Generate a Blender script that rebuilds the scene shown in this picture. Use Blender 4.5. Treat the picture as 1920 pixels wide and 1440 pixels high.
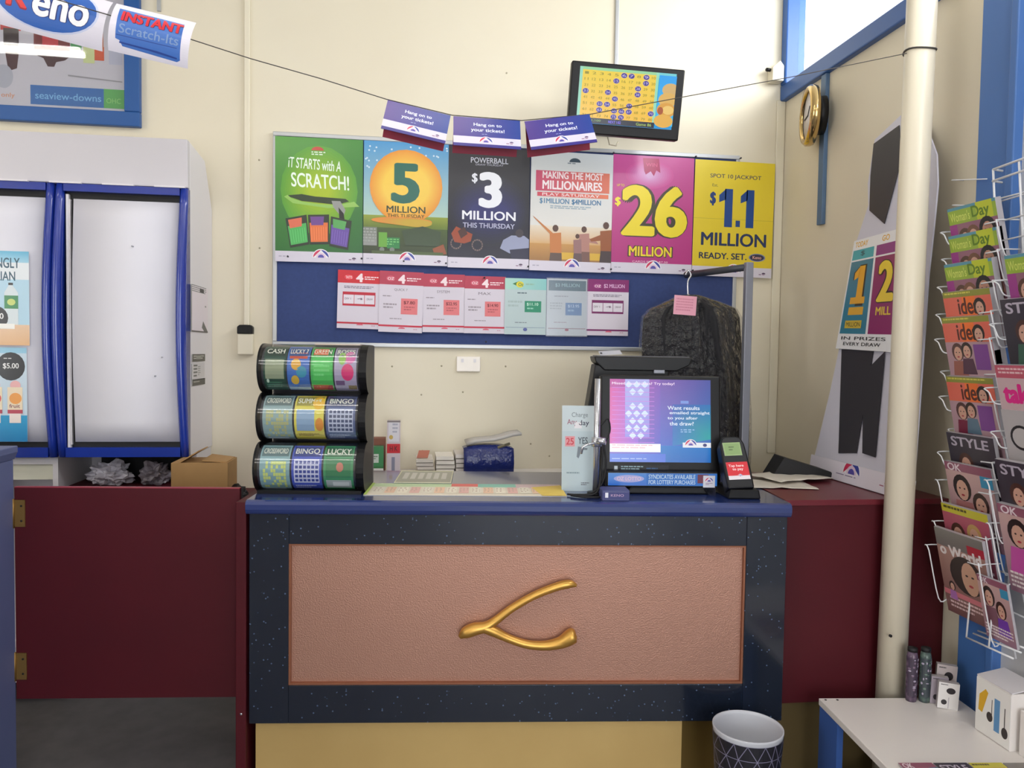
import bpy, bmesh, math, random
from mathutils import Vector, Matrix, noise
random.seed(7)
S = bpy.context.scene
for o in list(bpy.data.objects): bpy.data.objects.remove(o)
COL = S.collection
PI = math.pi
R = math.radians

# ------------------------------------------------------------------ camera
FPX = 1440.0
EYE = Vector((0, 0, 1.5))
yw, pt, rl = R(7.8), R(2.35), R(.88)
FW = Vector((math.sin(yw)*math.cos(pt), math.cos(yw)*math.cos(pt), -math.sin(pt)))
R0 = Vector((math.cos(yw), -math.sin(yw), 0)); U0 = R0.cross(FW)
RT = R0*math.cos(rl) + U0*math.sin(rl); UP = U0*math.cos(rl) - R0*math.sin(rl)
cd = bpy.data.cameras.new('camera'); cam = bpy.data.objects.new('camera', cd); COL.objects.link(cam)
cd.sensor_fit = 'HORIZONTAL'; cd.sensor_width = 36; cd.lens = 36*FPX/1920; cd.clip_start = .05
cam.matrix_world = Matrix(((RT.x, UP.x, -FW.x, EYE.x), (RT.y, UP.y, -FW.y, EYE.y), (RT.z, UP.z, -FW.z, EYE.z), (0, 0, 0, 1)))
S.camera = cam

# ------------------------------------------------------------------ world, lights, exposure
S.view_settings.view_transform = 'Standard'; S.view_settings.look = 'None'
S.view_settings.gamma = 1; S.view_settings.use_curve_mapping = False
S.view_settings.exposure = -0.08
W = bpy.data.worlds.new('daylight'); S.world = W; W.use_nodes = True
W.node_tree.nodes['Background'].inputs[0].default_value = (.93, .97, 1, 1)
W.node_tree.nodes['Background'].inputs[1].default_value = 2.2
TUBE_E = 12.5      # emission of the ceiling tubes
def area(name, loc, direction, sx, sy, power, color):
    l = bpy.data.lights.new(name, 'AREA'); l.shape = 'RECTANGLE'; l.size = sx; l.size_y = sy; l.energy = power; l.color = color
    o = bpy.data.objects.new(name, l); COL.objects.link(o); o.location = loc
    o.rotation_euler = Vector(direction).to_track_quat('-Z', 'Y').to_euler(); return o
area('shopfront_daylight', (.55, -3.92, 1.5), (0, 1, 0), 2.5, 2.2, 105, (.95, .97, 1))
area('side_fill', (-4.12, -.6, 1.9), (1, .15, 0), 2.2, 1.6, 80, (.97, .98, 1))  # unseen fill light added on the left to brighten the right wall
area('high_window_daylight', (2.35, 2.2, 3.35), (-1, .6, -.25), 2.6, .75, 105, (.97, .98, 1))

# ------------------------------------------------------------------ pixel <-> room helpers (points measured on real planes)
def ray(px, py): return FW + RT*((px-960)/FPX) - UP*((py-720)/FPX)
def wy(px, py, y): d = ray(px, py); return EYE + d*(y/d.y)
def wx(px, py, x): d = ray(px, py); return EYE + d*(x/d.x)
def wz(px, py, z): d = ray(px, py); return EYE + d*((z-EYE.z)/d.z)
CA = R(-5.3)
CP0 = EYE + ray(960, 940)*2.53
MC = Matrix.Translation((CP0.x, CP0.y, 0)) @ Matrix.Rotation(CA, 4, 'Z'); MCi = MC.inverted()
cn = Vector((-math.sin(CA), math.cos(CA), 0))
def wc(px, py, w=0):       # point in the counter's own frame, w behind its front
    P = CP0 + cn*w; d = ray(px, py); t = (P-EYE).dot(cn)/d.dot(cn); return MCi @ (EYE + d*t)
D = 3.75; XW = 1.897; ZC = 1.01; CEIL = 3.4

def lin(c):
    c = c/255.0
    return c/12.92 if c <= .04045 else ((c+.055)/1.055)**2.4
def rgb(r, g=None, b=None):
    if isinstance(r, (tuple, list)): r, g, b = r
    if isinstance(r, str):
        h = r.lstrip('#'); r, g, b = int(h[:2], 16), int(h[2:4], 16), int(h[4:], 16)
    return (lin(r), lin(g), lin(b), 1.0)

# ------------------------------------------------------------------ materials
MATS = {}
def mat(name, col=(200, 200, 200), rough=.5, metal=0, spec=.5, emit=None, es=1, bump=None, var=None, coat=0, aniso=0, speck=None):
    if name in MATS: return MATS[name]
    m = bpy.data.materials.new(name); m.use_nodes = True; nt = m.node_tree; b = nt.nodes['Principled BSDF']
    b.inputs['Base Color'].default_value = rgb(col); b.inputs['Roughness'].default_value = rough
    b.inputs['Metallic'].default_value = metal; b.inputs['Specular IOR Level'].default_value = spec
    if coat: b.inputs['Coat Weight'].default_value = coat; b.inputs['Coat Roughness'].default_value = .08
    if emit: b.inputs['Emission Color'].default_value = rgb(emit); b.inputs['Emission Strength'].default_value = es
    tc = nt.nodes.new('ShaderNodeTexCoord')
    if var:      # (scale, amount, other colour)
        n = nt.nodes.new('ShaderNodeTexNoise'); n.inputs['Scale'].default_value = var[0]; n.inputs['Detail'].default_value = 5
        nt.links.new(tc.outputs['Object'], n.inputs['Vector'])
        mp = nt.nodes.new('ShaderNodeMapRange'); mp.inputs[1].default_value = .35; mp.inputs[2].default_value = .7; mp.inputs[4].default_value = var[1]
        nt.links.new(n.outputs['Fac'], mp.inputs[0])
        mx = nt.nodes.new('ShaderNodeMix'); mx.data_type = 'RGBA'; mx.inputs[6].default_value = rgb(col); mx.inputs[7].default_value = rgb(var[2])
        nt.links.new(mp.outputs[0], mx.inputs[0]); nt.links.new(mx.outputs[2], b.inputs['Base Color'])
    if speck:    # (scale, threshold, colour)
        v = nt.nodes.new('ShaderNodeTexVoronoi'); v.inputs['Scale'].default_value = speck[0]
        nt.links.new(tc.outputs['Object'], v.inputs['Vector'])
        sx = nt.nodes.new('ShaderNodeSeparateColor'); nt.links.new(v.outputs['Color'], sx.inputs[0])
        g = nt.nodes.new('ShaderNodeMath'); g.operation = 'GREATER_THAN'; g.inputs[1].default_value = speck[1]; nt.links.new(sx.outputs[0], g.inputs[0])
        l = nt.nodes.new('ShaderNodeMath'); l.operation = 'LESS_THAN'; l.inputs[1].default_value = .42; nt.links.new(v.outputs['Distance'], l.inputs[0])
        mu = nt.nodes.new('ShaderNodeMath'); mu.operation = 'MULTIPLY'; nt.links.new(g.outputs[0], mu.inputs[0]); nt.links.new(l.outputs[0], mu.inputs[1])
        n2 = nt.nodes.new('ShaderNodeTexNoise'); n2.inputs['Scale'].default_value = 9; nt.links.new(tc.outputs['Object'], n2.inputs['Vector'])
        mb = nt.nodes.new('ShaderNodeMix'); mb.data_type = 'RGBA'; mb.inputs[6].default_value = rgb(col); mb.inputs[7].default_value = rgb(speck[3])
        nt.links.new(n2.outputs['Fac'], mb.inputs[0])
        mx = nt.nodes.new('ShaderNodeMix'); mx.data_type = 'RGBA'; mx.inputs[7].default_value = rgb(speck[2])
        nt.links.new(mb.outputs[2], mx.inputs[6]); nt.links.new(mu.outputs[0], mx.inputs[0]); nt.links.new(mx.outputs[2], b.inputs['Base Color'])
    if bump:     # (scale, strength, distance)
        n = nt.nodes.new('ShaderNodeTexNoise'); n.inputs['Scale'].default_value = bump[0]; n.inputs['Detail'].default_value = 3
        nt.links.new(tc.outputs['Object'], n.inputs['Vector'])
        bp = nt.nodes.new('ShaderNodeBump'); bp.inputs['Strength'].default_value = bump[1]; bp.inputs['Distance'].default_value = bump[2]
        nt.links.new(n.outputs['Fac'], bp.inputs['Height']); nt.links.new(bp.outputs[0], b.inputs['Normal'])
    MATS[name] = m; return m
def clear(name, tint=(255, 255, 255), rough=.05, k=1.0, bump=None, refl=.06):
    m = bpy.data.materials.new(name); m.use_nodes = True; nt = m.node_tree; nt.nodes.clear()
    out = nt.nodes.new('ShaderNodeOutputMaterial'); t = nt.nodes.new('ShaderNodeBsdfTransparent'); g = nt.nodes.new('ShaderNodeBsdfGlossy')
    t.inputs[0].default_value = rgb(tint); g.inputs['Roughness'].default_value = rough
    ge = nt.nodes.new('ShaderNodeNewGeometry'); dt = nt.nodes.new('ShaderNodeVectorMath'); dt.operation = 'DOT_PRODUCT'
    nt.links.new(ge.outputs['Normal'], dt.inputs[0]); nt.links.new(ge.outputs['Incoming'], dt.inputs[1])
    def mth(op, a, b=None):
        q = nt.nodes.new('ShaderNodeMath'); q.operation = op; q.use_clamp = op in ('SUBTRACT', 'MULTIPLY_ADD')
        if hasattr(a, 'links'): nt.links.new(a, q.inputs[0])
        else: q.inputs[0].default_value = a
        if b is not None:
            if hasattr(b, 'links'): nt.links.new(b, q.inputs[1])
            else: q.inputs[1].default_value = b
        return q
    ab = mth('ABSOLUTE', dt.outputs['Value']); om = mth('SUBTRACT', 1.0, ab.outputs[0]); pw_ = mth('POWER', om.outputs[0], 4.0)
    a = mth('MULTIPLY_ADD', pw_.outputs[0], min(1, k*.7)); a.inputs[2].default_value = refl
    mx = nt.nodes.new('ShaderNodeMixShader'); nt.links.new(a.outputs[0], mx.inputs[0]); nt.links.new(t.outputs[0], mx.inputs[1]); nt.links.new(g.outputs[0], mx.inputs[2]); nt.links.new(mx.outputs[0], out.inputs[0])
    if bump:
        tc = nt.nodes.new('ShaderNodeTexCoord'); n = nt.nodes.new('ShaderNodeTexNoise'); n.inputs['Scale'].default_value = bump[0]; n.inputs['Detail'].default_value = 4
        nt.links.new(tc.outputs['Object'], n.inputs['Vector']); bp = nt.nodes.new('ShaderNodeBump'); bp.inputs['Strength'].default_value = bump[1]; bp.inputs['Distance'].default_value = bump[2]
        nt.links.new(n.outputs['Fac'], bp.inputs['Height']); nt.links.new(bp.outputs[0], g.inputs['Normal']); nt.links.new(bp.outputs[0], dt.inputs[0])
    MATS[name] = m; return m
def pmat(name, rough, emit=0, coat=0):
    m = bpy.data.materials.new(name); m.use_nodes = True; nt = m.node_tree; b = nt.nodes['Principled BSDF']
    a = nt.nodes.new('ShaderNodeAttribute'); a.attribute_name = 'Col'
    b.inputs['Roughness'].default_value = rough
    if emit:
        b.inputs['Base Color'].default_value = (.01, .01, .012, 1); nt.links.new(a.outputs['Color'], b.inputs['Emission Color']); b.inputs['Emission Strength'].default_value = emit
    else: nt.links.new(a.outputs['Color'], b.inputs['Base Color'])
    if coat: b.inputs['Coat Weight'].default_value = coat; b.inputs['Coat Roughness'].default_value = .12
    MATS[name] = m; return m
P_PAPER = pmat('printed_paper', .55); P_GLOSS = pmat('printed_gloss_paper', .35, coat=.2); P_SCREEN = pmat('lit_screen', .2, emit=1.0); P_LIT = pmat('backlit_strip', .3, emit=.8)
M_WALL = mat('cream_paint', (228, 220, 199), .75, bump=(60, .06, .003), var=(1.3, .55, (221, 210, 186)))
M_WALLR = mat('cream_paint_side', (228, 219, 198), .75, bump=(60, .06, .003), var=(1.3, .55, (222, 210, 187)))
M_TRIM = mat('cream_trim', (228, 220, 198), .55)
M_CEIL = mat('white_ceiling', (235, 233, 226), .8)
M_FLOOR = mat('grey_vinyl', (112, 108, 110), .5, var=(14, .6, (92, 90, 92)))
M_BLUE = mat('blue_gloss_paint', (38, 88, 158), .35)
M_DBLUE = mat('door_blue', (26, 52, 150), .25, coat=.5)
M_WHITE = mat('white_enamel', (222, 218, 222), .4)
M_WPANEL = mat('white_door_panel', (226, 224, 232), .6, var=(3, .4, (216, 216, 224)))
M_BLACK = mat('black_plastic', (14, 14, 17), .42, spec=.3)
M_DARK = mat('dark_rubber_and_shade', (14, 13, 16), .6)
M_BURG = mat('burgundy_laminate', (78, 14, 25), .55, spec=.3, var=(5, .5, (70, 12, 23)))
M_BURGE = mat('burgundy_edge', (150, 50, 64), .4)
M_GRAN = mat('dark_blue_granite', (22, 28, 42), .16, coat=.5, speck=(160, .968, (84, 102, 130), (28, 36, 50)))
M_CTOP = mat('blue_laminate_top', (40, 56, 112), .2, coat=.6)
M_COPPER = mat('hammered_copper', (178, 134, 116), .4, metal=.5, spec=.5, bump=(230, .45, .003))
M_GOLD = mat('brushed_gold', (216, 184, 120), .38, metal=.35, var=(4, .4, (200, 166, 104)))
M_EMB = mat('satin_gold', (216, 168, 86), .4, metal=.8)
M_BRASS = mat('brass_hinge', (150, 118, 66), .45, metal=.7)
M_FELT = mat('blue_felt', (56, 72, 122), .9, bump=(400, .2, .001), var=(60, .5, (48, 62, 108)))
M_ALU = mat('aluminium', (186, 188, 190), .4, metal=.5)
M_CHROME = mat('bright_metal', (205, 206, 212), .25, metal=.85)
M_WIRE = mat('white_wire', (226, 226, 230), .35)
M_TAN = mat('brown_cardboard', (172, 134, 86), .8, var=(20, .4, (160, 122, 76)))
M_SLATE = mat('slate_blue_laminate', (96, 104, 146), .5, var=(6, .4, (88, 100, 138)))
M_GREYW = mat('grey_white_panel', (196, 196, 198), .6)
M_CORD = mat('grey_string', (70, 66, 62), .7)
M_STEEL = mat('grey_steel_tube', (140, 142, 152), .4, metal=.3)
M_CLOTH = mat('black_garment_cloth', (24, 23, 28), .8, bump=(60, .6, .006))
M_BENCH = mat('white_laminate', (232, 226, 222), .35, var=(3, .3, (226, 222, 218)))
M_PLAST = clear('clear_film', (236, 236, 240), .15, k=1.6, bump=(30, 1, .05), refl=.065)
M_COVER = clear('clear_acrylic', (248, 250, 252), .07, k=1.0, refl=.11)
M_GLASS = clear('pane_glass', (250, 251, 252), .02, k=1.0, refl=.05)
M_BAG = mat('silver_grey_plastic', (204, 200, 210), .3, bump=(30, .6, .01))

# ------------------------------------------------------------------ mesh builder
class MB:
    def __init__(s): s.v = []; s.f = []; s.sm = []
    def add(s, vs, fs, smooth=False):
        k = len(s.v); s.v += [Vector(a) for a in vs]; s.f += [tuple(i+k for i in f) for f in fs]; s.sm += [smooth]*len(fs); return s
    def box(s, x0, y0, z0, x1, y1, z1, M=None):
        vs = [Vector(p) for p in ((x0, y0, z0), (x1, y0, z0), (x1, y1, z0), (x0, y1, z0), (x0, y0, z1), (x1, y0, z1), (x1, y1, z1), (x0, y1, z1))]
        if M: vs = [M @ a for a in vs]
        return s.add(vs, [(0, 3, 2, 1), (4, 5, 6, 7), (0, 1, 5, 4), (1, 2, 6, 5), (2, 3, 7, 6), (3, 0, 4, 7)])
    def tube(s, pts, r, seg=8, cap=True, flat=None):
        pts = [Vector(p) for p in pts]; n = len(pts); rr = r if isinstance(r, (list, tuple)) else [r]*n
        vs = []; prev = None
        for i, p in enumerate(pts):
            t = (pts[min(i+1, n-1)] - pts[max(i-1, 0)]).normalized()
            if prev is None: a = t.orthogonal().normalized()
            else: a = (prev - t*prev.dot(t)).normalized()
            prev = a; b = t.cross(a)
            for k in range(seg):
                q = (a*math.cos(2*PI*k/seg) + b*math.sin(2*PI*k/seg))*rr[i]
                if flat: q = Vector((q.x*flat[0], q.y*flat[1], q.z*flat[2]))
                vs.append(p+q)
        fs = [(i*seg+k, i*seg+(k+1) % seg, (i+1)*seg+(k+1) % seg, (i+1)*seg+k) for i in range(n-1) for k in range(seg)]
        if cap: fs += [tuple(range(seg))[::-1], tuple((n-1)*seg+k for k in range(seg))]
        return s.add(vs, fs, True)
    def cyl(s, p0, p1, r, r1=None, seg=24): return s.tube([p0, p1], [r, r if r1 is None else r1], seg)
    def lathe(s, prof, c=(0, 0, 0), seg=36):
        vs = []; n = len(prof)
        for r, z in prof:
            for k in range(seg): vs.append(Vector((c[0]+r*math.cos(2*PI*k/seg), c[1]+r*math.sin(2*PI*k/seg), c[2]+z)))
        fs = [(i*seg+k, i*seg+(k+1) % seg, (i+1)*seg+(k+1) % seg, (i+1)*seg+k) for i in range(n-1) for k in range(seg)]
        return s.add(vs, fs, True)
    def prism(s, poly, d0, d1, f):   # poly of (a,b); f(a,b,d)->xyz
        n = len(poly); vs = [f(a, b, d0) for a, b in poly] + [f(a, b, d1) for a, b in poly]
        return s.add(vs, [tuple(range(n))[::-1], tuple(range(n, 2*n))] + [(i, (i+1) % n, n+(i+1) % n, n+i) for i in range(n)])
    def grid(s, nu, nv, f, smooth=True):
        vs = [f(i/nu, j/nv) for j in range(nv+1) for i in range(nu+1)]
        return s.add(vs, [(j*(nu+1)+i, j*(nu+1)+i+1, (j+1)*(nu+1)+i+1, (j+1)*(nu+1)+i) for j in range(nv) for i in range(nu)], smooth)
    def blob(s, c, size, seed=0, amp=.35, sub=3, freq=3):
        bm = bmesh.new(); bmesh.ops.create_icosphere(bm, subdivisions=sub, radius=1); bm.verts.ensure_lookup_table()
        vs = []
        for v in bm.verts:
            q = v.co*(1+amp*(noise.noise(v.co*freq+Vector((seed*7.1, 3, seed)))+.5*noise.noise(v.co*freq*2.3+Vector((seed, 9, 1)))))
            vs.append(Vector((c[0]+q.x*size[0], c[1]+q.y*size[1], c[2]+q.z*size[2])))
        fs = [tuple(v.index for v in f.verts) for f in bm.faces]; bm.free(); return s.add(vs, fs, False)

def mesh_of(mb, name, m, M=None):
    me = bpy.data.meshes.new(name)
    vs = [(M @ a) if M else a for a in mb.v]
    me.from_pydata(vs, [], mb.f); me.polygons.foreach_set('use_smooth', mb.sm); me.validate(); me.update()
    bm = bmesh.new(); bm.from_mesh(me); bmesh.ops.recalc_face_normals(bm, faces=bm.faces); bm.to_mesh(me); bm.free()
    me.materials.append(m); return me
def tag(o, label=None, cat=None, group=None, kind=None):
    for k, v in (('label', label), ('category', cat), ('group', group), ('kind', kind)):
        if v: o[k] = v
    return o
FR = {}
def thing(name, label, cat, base=(0, 0, 0), M=None, group=None, kind=None):
    o = bpy.data.objects.new(name, None); COL.objects.link(o); o.empty_display_size = .05
    M = (M or Matrix.Identity(4)).copy()
    M = Matrix.Translation(Vector(base)) @ M if M else Matrix.Translation(base)
    o.matrix_world = M; FR[o] = M; tag(o, label, cat, group, kind); return o
def obj(name, mb, m, parent=None, world=False, bevel=0, seg=2, solid=0, M=None):
    """one mesh object; top-level ones get their origin at their base; world=True: vertices given in room coordinates"""
    if parent is not None:
        X = FR[parent].inverted() if world else None
        if M is not None: X = (X @ M) if X else M
        me = mesh_of(mb, name, m, X); o = bpy.data.objects.new(name, me); COL.objects.link(o); o.parent = parent; FR[o] = FR[parent]
    else:
        vs = [(M @ a) if M else a for a in mb.v]
        b = Vector(((min(v.x for v in vs)+max(v.x for v in vs))/2, (min(v.y for v in vs)+max(v.y for v in vs))/2, min(v.z for v in vs)))
        X = Matrix.Translation(-b) @ (M or Matrix.Identity(4))
        me = mesh_of(mb, name, m, X); o = bpy.data.objects.new(name, me); COL.objects.link(o); o.location = b; FR[o] = Matrix.Translation(b)
    if solid: q = o.modifiers.new('solid', 'SOLIDIFY'); q.thickness = solid; q.offset = 0
    if bevel: q = o.modifiers.new('bevel', 'BEVEL'); q.width = bevel; q.segments = seg; q.limit_method = 'ANGLE'
    return o
def struct(name, mb, m, parent=None, **k):
    o = obj(name, mb, m, parent, **k)
    if parent is None: o['kind'] = 'structure'
    return o
def B(*a, M=None): return MB().box(*a, M=M)

# ------------------------------------------------------------------ flat print (lettering, pictures) as coloured flat shapes on the sheet
TX = {}
def glyphs(s, bold):
    k = (s, bold)
    if k in TX: return TX[k]
    c = bpy.data.curves.new('t', 'FONT'); c.body = s; c.size = 1; c.resolution_u = 4; c.offset = bold
    o = bpy.data.objects.new('t', c); COL.objects.link(o)
    me = o.to_mesh(); vs = [(v.co.x, v.co.y) for v in me.vertices]; fs = [tuple(p.vertices) for p in me.polygons]
    o.to_mesh_clear(); bpy.data.objects.remove(o); bpy.data.curves.remove(c)
    x0 = min(v[0] for v in vs); x1 = max(v[0] for v in vs); y0 = min(v[1] for v in vs); y1 = max(v[1] for v in vs)
    TX[k] = ([((x-x0)/(x1-x0), (y1-y)/(y1-y0)) for x, y in vs], fs, x1-x0, y1-y0); return TX[k]
class Print:
    """sheet w x h (m); picture coords u right, v down, 0..1; lies in local XZ, faces -Y, bottom edge at z=0"""
    def __init__(s, w, h, bg, th=.0012, warp=None, n=1, side=None, axis='z'):
        s.axis = axis; s.w, s.h, s.th = w, h, th; s.v = []; s.f = []; s.c = []; s.l = 0; s.warp = warp; s.n = n
        if not warp:
            e = rgb(side or (225, 225, 225)); a = [(-w/2, 0, 0), (w/2, 0, 0), (w/2, 0, h), (-w/2, 0, h)]; b = [(x, -th, z) for x, _, z in a]
            s.v = [Vector(p) for p in a+b]
            for q in ((3, 2, 1, 0), (0, 1, 5, 4), (1, 2, 6, 5), (2, 3, 7, 6), (3, 0, 4, 7)): s.f.append(q); s.c.append([e]*4)
        s.rect(0, 0, 1, 1, bg)
    def P(s, u, v):
        u = min(max(u, 0), 1); v = min(max(v, 0), 1); x = (u-.5)*s.w; z = (1-v)*s.h; d = s.l*.00005
        return Vector((x, d, z)) if s.warp else Vector((x, -s.th-d, z))
    def poly(s, pts, cols, up=True):
        if up: s.l += 1
        k = len(s.v); s.v += [s.P(*p) for p in pts]; s.f.append(tuple(range(k, k+len(pts))))
        c = cols if isinstance(cols, list) else [rgb(cols)]*len(pts); s.c.append([rgb(q) if not (isinstance(q, tuple) and len(q) == 4) else q for q in c])
    def rect(s, u, v, w, h, c, c2=None, horiz=False):
        s.l += 1; a = rgb(c); b = rgb(c2) if c2 else a
        def mixc(t): return tuple(a[i]*(1-t)+b[i]*t for i in range(4))
        n = 1
        for j in range(n):
            t0, t1 = j/n, (j+1)/n
            if horiz: pts = [(u+w*t0, v), (u+w*t1, v), (u+w*t1, v+h), (u+w*t0, v+h)]; cc = [mixc(t0), mixc(t1), mixc(t1), mixc(t0)]
            else: pts = [(u, v+h*t0), (u+w, v+h*t0), (u+w, v+h*t1), (u, v+h*t1)]; cc = [mixc(t0), mixc(t0), mixc(t1), mixc(t1)]
            s.poly(pts, cc, up=False)
        return s
    def quad(s, pts, cols): s.poly(pts, cols if isinstance(cols, list) else cols); return s
    def ell(s, u, v, ru, rv, c, a0=0, a1=360, n=20):
        pts = [(u+ru*math.cos(R(a0+(a1-a0)*i/n)), v-rv*math.sin(R(a0+(a1-a0)*i/n))) for i in range(n + (a1-a0 < 360))]
        s.poly(pts, c); return s
    def text(s, t, u, v, w, h, c, bold=.015, rot=0, sk=0):
        g, fs, ex, ey = glyphs(t, 0); s.l += 1; ca, sa = math.cos(R(rot)), math.sin(R(rot)); asp = s.h/s.w; col = rgb(c)
        e = max(0, bold)*.9; sh = [(0, 0)] if e < .003 else [(a*e/(ex+2*e), b*e*.7/(ey+2*e)) for a, b in [(math.cos(k*PI/(4 if e < .03 else 8)), math.sin(k*PI/(4 if e < .03 else 8))) for k in range(8 if e < .03 else 16)]]
        kx, ky = (ex/(ex+2*e), ey/(ey+1.4*e)) if len(sh) > 1 else (1, 1)
        for dx, dy in sh:
            k = len(s.v)
            for a, b in g:
                x = ((a-.5)*kx+dx)*w - sk*(b-.5)*h; y = ((b-.5)*ky+dy)*h
                xx = x*ca + y*asp*sa; yy = -x/asp*sa + y*ca
                s.v.append(s.P(u+w/2+xx, v+h/2+yy))
            for f in fs: s.f.append(tuple(i+k for i in f)); s.c.append([col]*len(f))
            s.l += .05
        return s
    def lines(s, u, v, w, h, n, c, seed=1, fill=.5):      # small unreadable text: rows of short dashes
        rnd = random.Random(seed); s.l += 1; col = rgb(c)
        for j in range(n):
            x = u; y = v+h*j/n; e = u+w*(1 if j < n-1 else rnd.uniform(.5, 1))
            while x < e:
                q = rnd.uniform(.03, .09)*min(1, w*3); q = min(q, e-x); k = len(s.v)
                s.v += [s.P(a, b) for a, b in ((x, y), (x+q, y), (x+q, y+h/n*fill), (x, y+h/n*fill))]; s.f.append((k, k+1, k+2, k+3)); s.c.append([col]*4)
                x += q+.012
        return s
    def one(s, u, v, w, h, c):      # a figure 1 with a flag
        s.poly([(u, v+h*.17), (u+w*.5, v), (u+w*.5, v+h*.28), (u, v+h*.36)], c); s.poly([(u+w*.42, v), (u+w, v), (u+w, v+h), (u+w*.42, v+h)], c, up=False); return s
    def logo(s, u, v, r):      # small half-round rainbow mark
        a = s.w/s.h
        s.ell(u, v, r*1.12, r*1.12*a, (235, 232, 238), 0, 180); s.ell(u, v, r, r*a, (60, 70, 160), 0, 90, 8); s.ell(u, v, r, r*a, (205, 50, 90), 90, 180, 8)
        s.ell(u, v, r*.62, r*.62*a, (225, 200, 220), 0, 180, 10); s.ell(u, v, r*.4, r*.4*a, (90, 80, 170), 0, 180, 8); return s
    def build(s, name, m, parent=None, M=None, world=False):
        me = bpy.data.meshes.new(name); X = M or Matrix.Identity(4)
        if parent is not None and world: X = FR[parent].inverted() @ X
        o = bpy.data.objects.new(name, me); COL.objects.link(o)
        if parent is not None: o.parent = parent; vs = [X @ v for v in s.v]; FR[o] = FR[parent]
        else: vs = s.v; o.matrix_world = X; FR[o] = X
        me.from_pydata(s.v if s.warp else vs, [], s.f)
        ca = me.color_attributes.new('Col', 'FLOAT_COLOR', 'CORNER')
        ca.data.foreach_set('color', [x for f in s.c for c in f for x in c])
        if s.warp:      # cut into strips, then bend
            bm = bmesh.new(); bm.from_mesh(me)
            for ax in s.axis:
                L, o0 = (s.h, 0) if ax == 'z' else (s.w, -s.w/2); no = (0, 0, 1) if ax == 'z' else (1, 0, 0)
                for i in range(1, s.n):
                    c_ = o0+L*i/s.n; bmesh.ops.bisect_plane(bm, geom=bm.verts[:]+bm.edges[:]+bm.faces[:], plane_co=tuple(c_*q for q in no), plane_no=no, dist=1e-7)
            for v in bm.verts:
                q = s.warp(v.co.x, v.co.z, v.co.y); v.co = (X @ q) if parent is not None else q
            bm.to_mesh(me); bm.free()
        me.materials.append(m); return o
def at(p, rz=0, rx=0, ry=0): return Matrix.Translation(Vector(p)) @ Matrix.Rotation(rz, 4, 'Z') @ Matrix.Rotation(ry, 4, 'Y') @ Matrix.Rotation(rx, 4, 'X')

# ================================================================== SETTING
XL, YB = -4.2, -4.0
struct('floor', B(XL-.1, YB-.1, -.1, XW+.1, D+.1, 0), M_FLOOR)
struct('ceiling', B(XL-.1, YB-.1, CEIL, XW+.1, D+.1, CEIL+.1), M_CEIL)
struct('wall_back', B(XL-.1, D, 0, XW+.1, D+.1, CEIL), M_WALL)
struct('wall_left', B(XL-.1, YB, 0, XL, D, CEIL), M_WALL)
ZS = 2.86   # sill of the high window
wr = MB().box(XW, YB, 0, XW+.1, D, ZS).box(XW, YB, ZS, XW+.1, .4, CEIL)
struct('wall_right', wr, M_WALLR)
wf = MB().box(XL, YB-.1, 0, -.9, YB, CEIL).box(-.9, YB-.1, 2.7, XW, YB, CEIL)
struct('wall_front', wf, M_WALL)
# high window in the right wall
w = thing('window_1', None, None, (XW, 2.1, ZS), kind='structure')
fm = MB().box(XW-.03, .4, ZS-.065, XW+.07, D-.002, ZS+.012).box(XW-.03, D-.055, ZS+.012, XW+.07, D-.002, CEIL-.002).box(XW-.03, 1.1, ZS+.012, XW+.07, 1.15, CEIL-.002)
obj('window_frame', fm, M_BLUE, w, world=True, bevel=.006)
obj('pane', MB().box(XW+.03, 1.15, ZS+.012, XW+.035, D-.055, CEIL-.002), M_GLASS, w, world=True)
obj('pane', MB().box(XW+.03, .4, ZS+.012, XW+.035, 1.1, CEIL-.002), M_GLASS, w, world=True)
# shopfront opening behind the viewer
w = thing('window_2', None, None, (.5, YB, 0), kind='structure')
obj('window_frame', MB().box(-.9, YB-.09, 0, -.85, YB-.01, 2.7).box(XW-.05, YB-.09, 0, XW, YB-.01, 2.7).box(-.85, YB-.09, 2.64, XW-.05, YB-.01, 2.7).box(-.85, YB-.09, 0, XW-.05, YB-.01, .12), M_BLUE, w, world=True)
obj('pane', MB().box(-.85, YB-.05, .12, XW-.05, YB-.045, 2.64), M_GLASS, w, world=True)
w = thing('side_fill_frame', None, None, (XL, -.6, 1.1), kind='structure')  # frame added around the side fill; the left wall has no opening
obj('window_frame', MB().box(XL+.001, -1.75, 1.04, XL+.06, .55, 1.1).box(XL+.001, -1.75, 2.7, XL+.06, .55, 2.76).box(XL+.001, -1.8, 1.04, XL+.06, -1.75, 2.76).box(XL+.001, .55, 1.04, XL+.06, .6, 2.76), M_BLUE, w, world=True)
# trims
def strip_y(px, w0, z0, z1, name, d=.018, m=M_TRIM, x=None):
    xx = wy(px, 300, D).x if x is None else x
    return struct(name, B(xx-w0/2, D-d, z0, xx+w0/2, D, z1), m, bevel=.004)
tz = wy(458, 610, D).z
strip_y(464, .026, tz, CEIL, 'trim_1')
strip_y(1151, .02, wy(1150, 130, D).z, CEIL, 'trim_2', .01, M_ALU)
strip_y(0, .045, 1.0, ZS-.06, 'trim_3', .012, x=XW-.024)
struct('trim_4', B(wy(299, 10, D).x-.008, D-.012, wy(299, 22, D).z, wy(299, 10, D).x+.008, D, CEIL), M_ALU)
# narrow blue strip on the right wall below the window
ys = wx(1548, 260, XW).y
struct('trim_5', B(XW-.02, ys-.022, wx(1548, 420, XW).z, XW, ys+.022, ZS-.065), mat('dusty_blue', (84, 112, 146), .5), bevel=.003)
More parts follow.
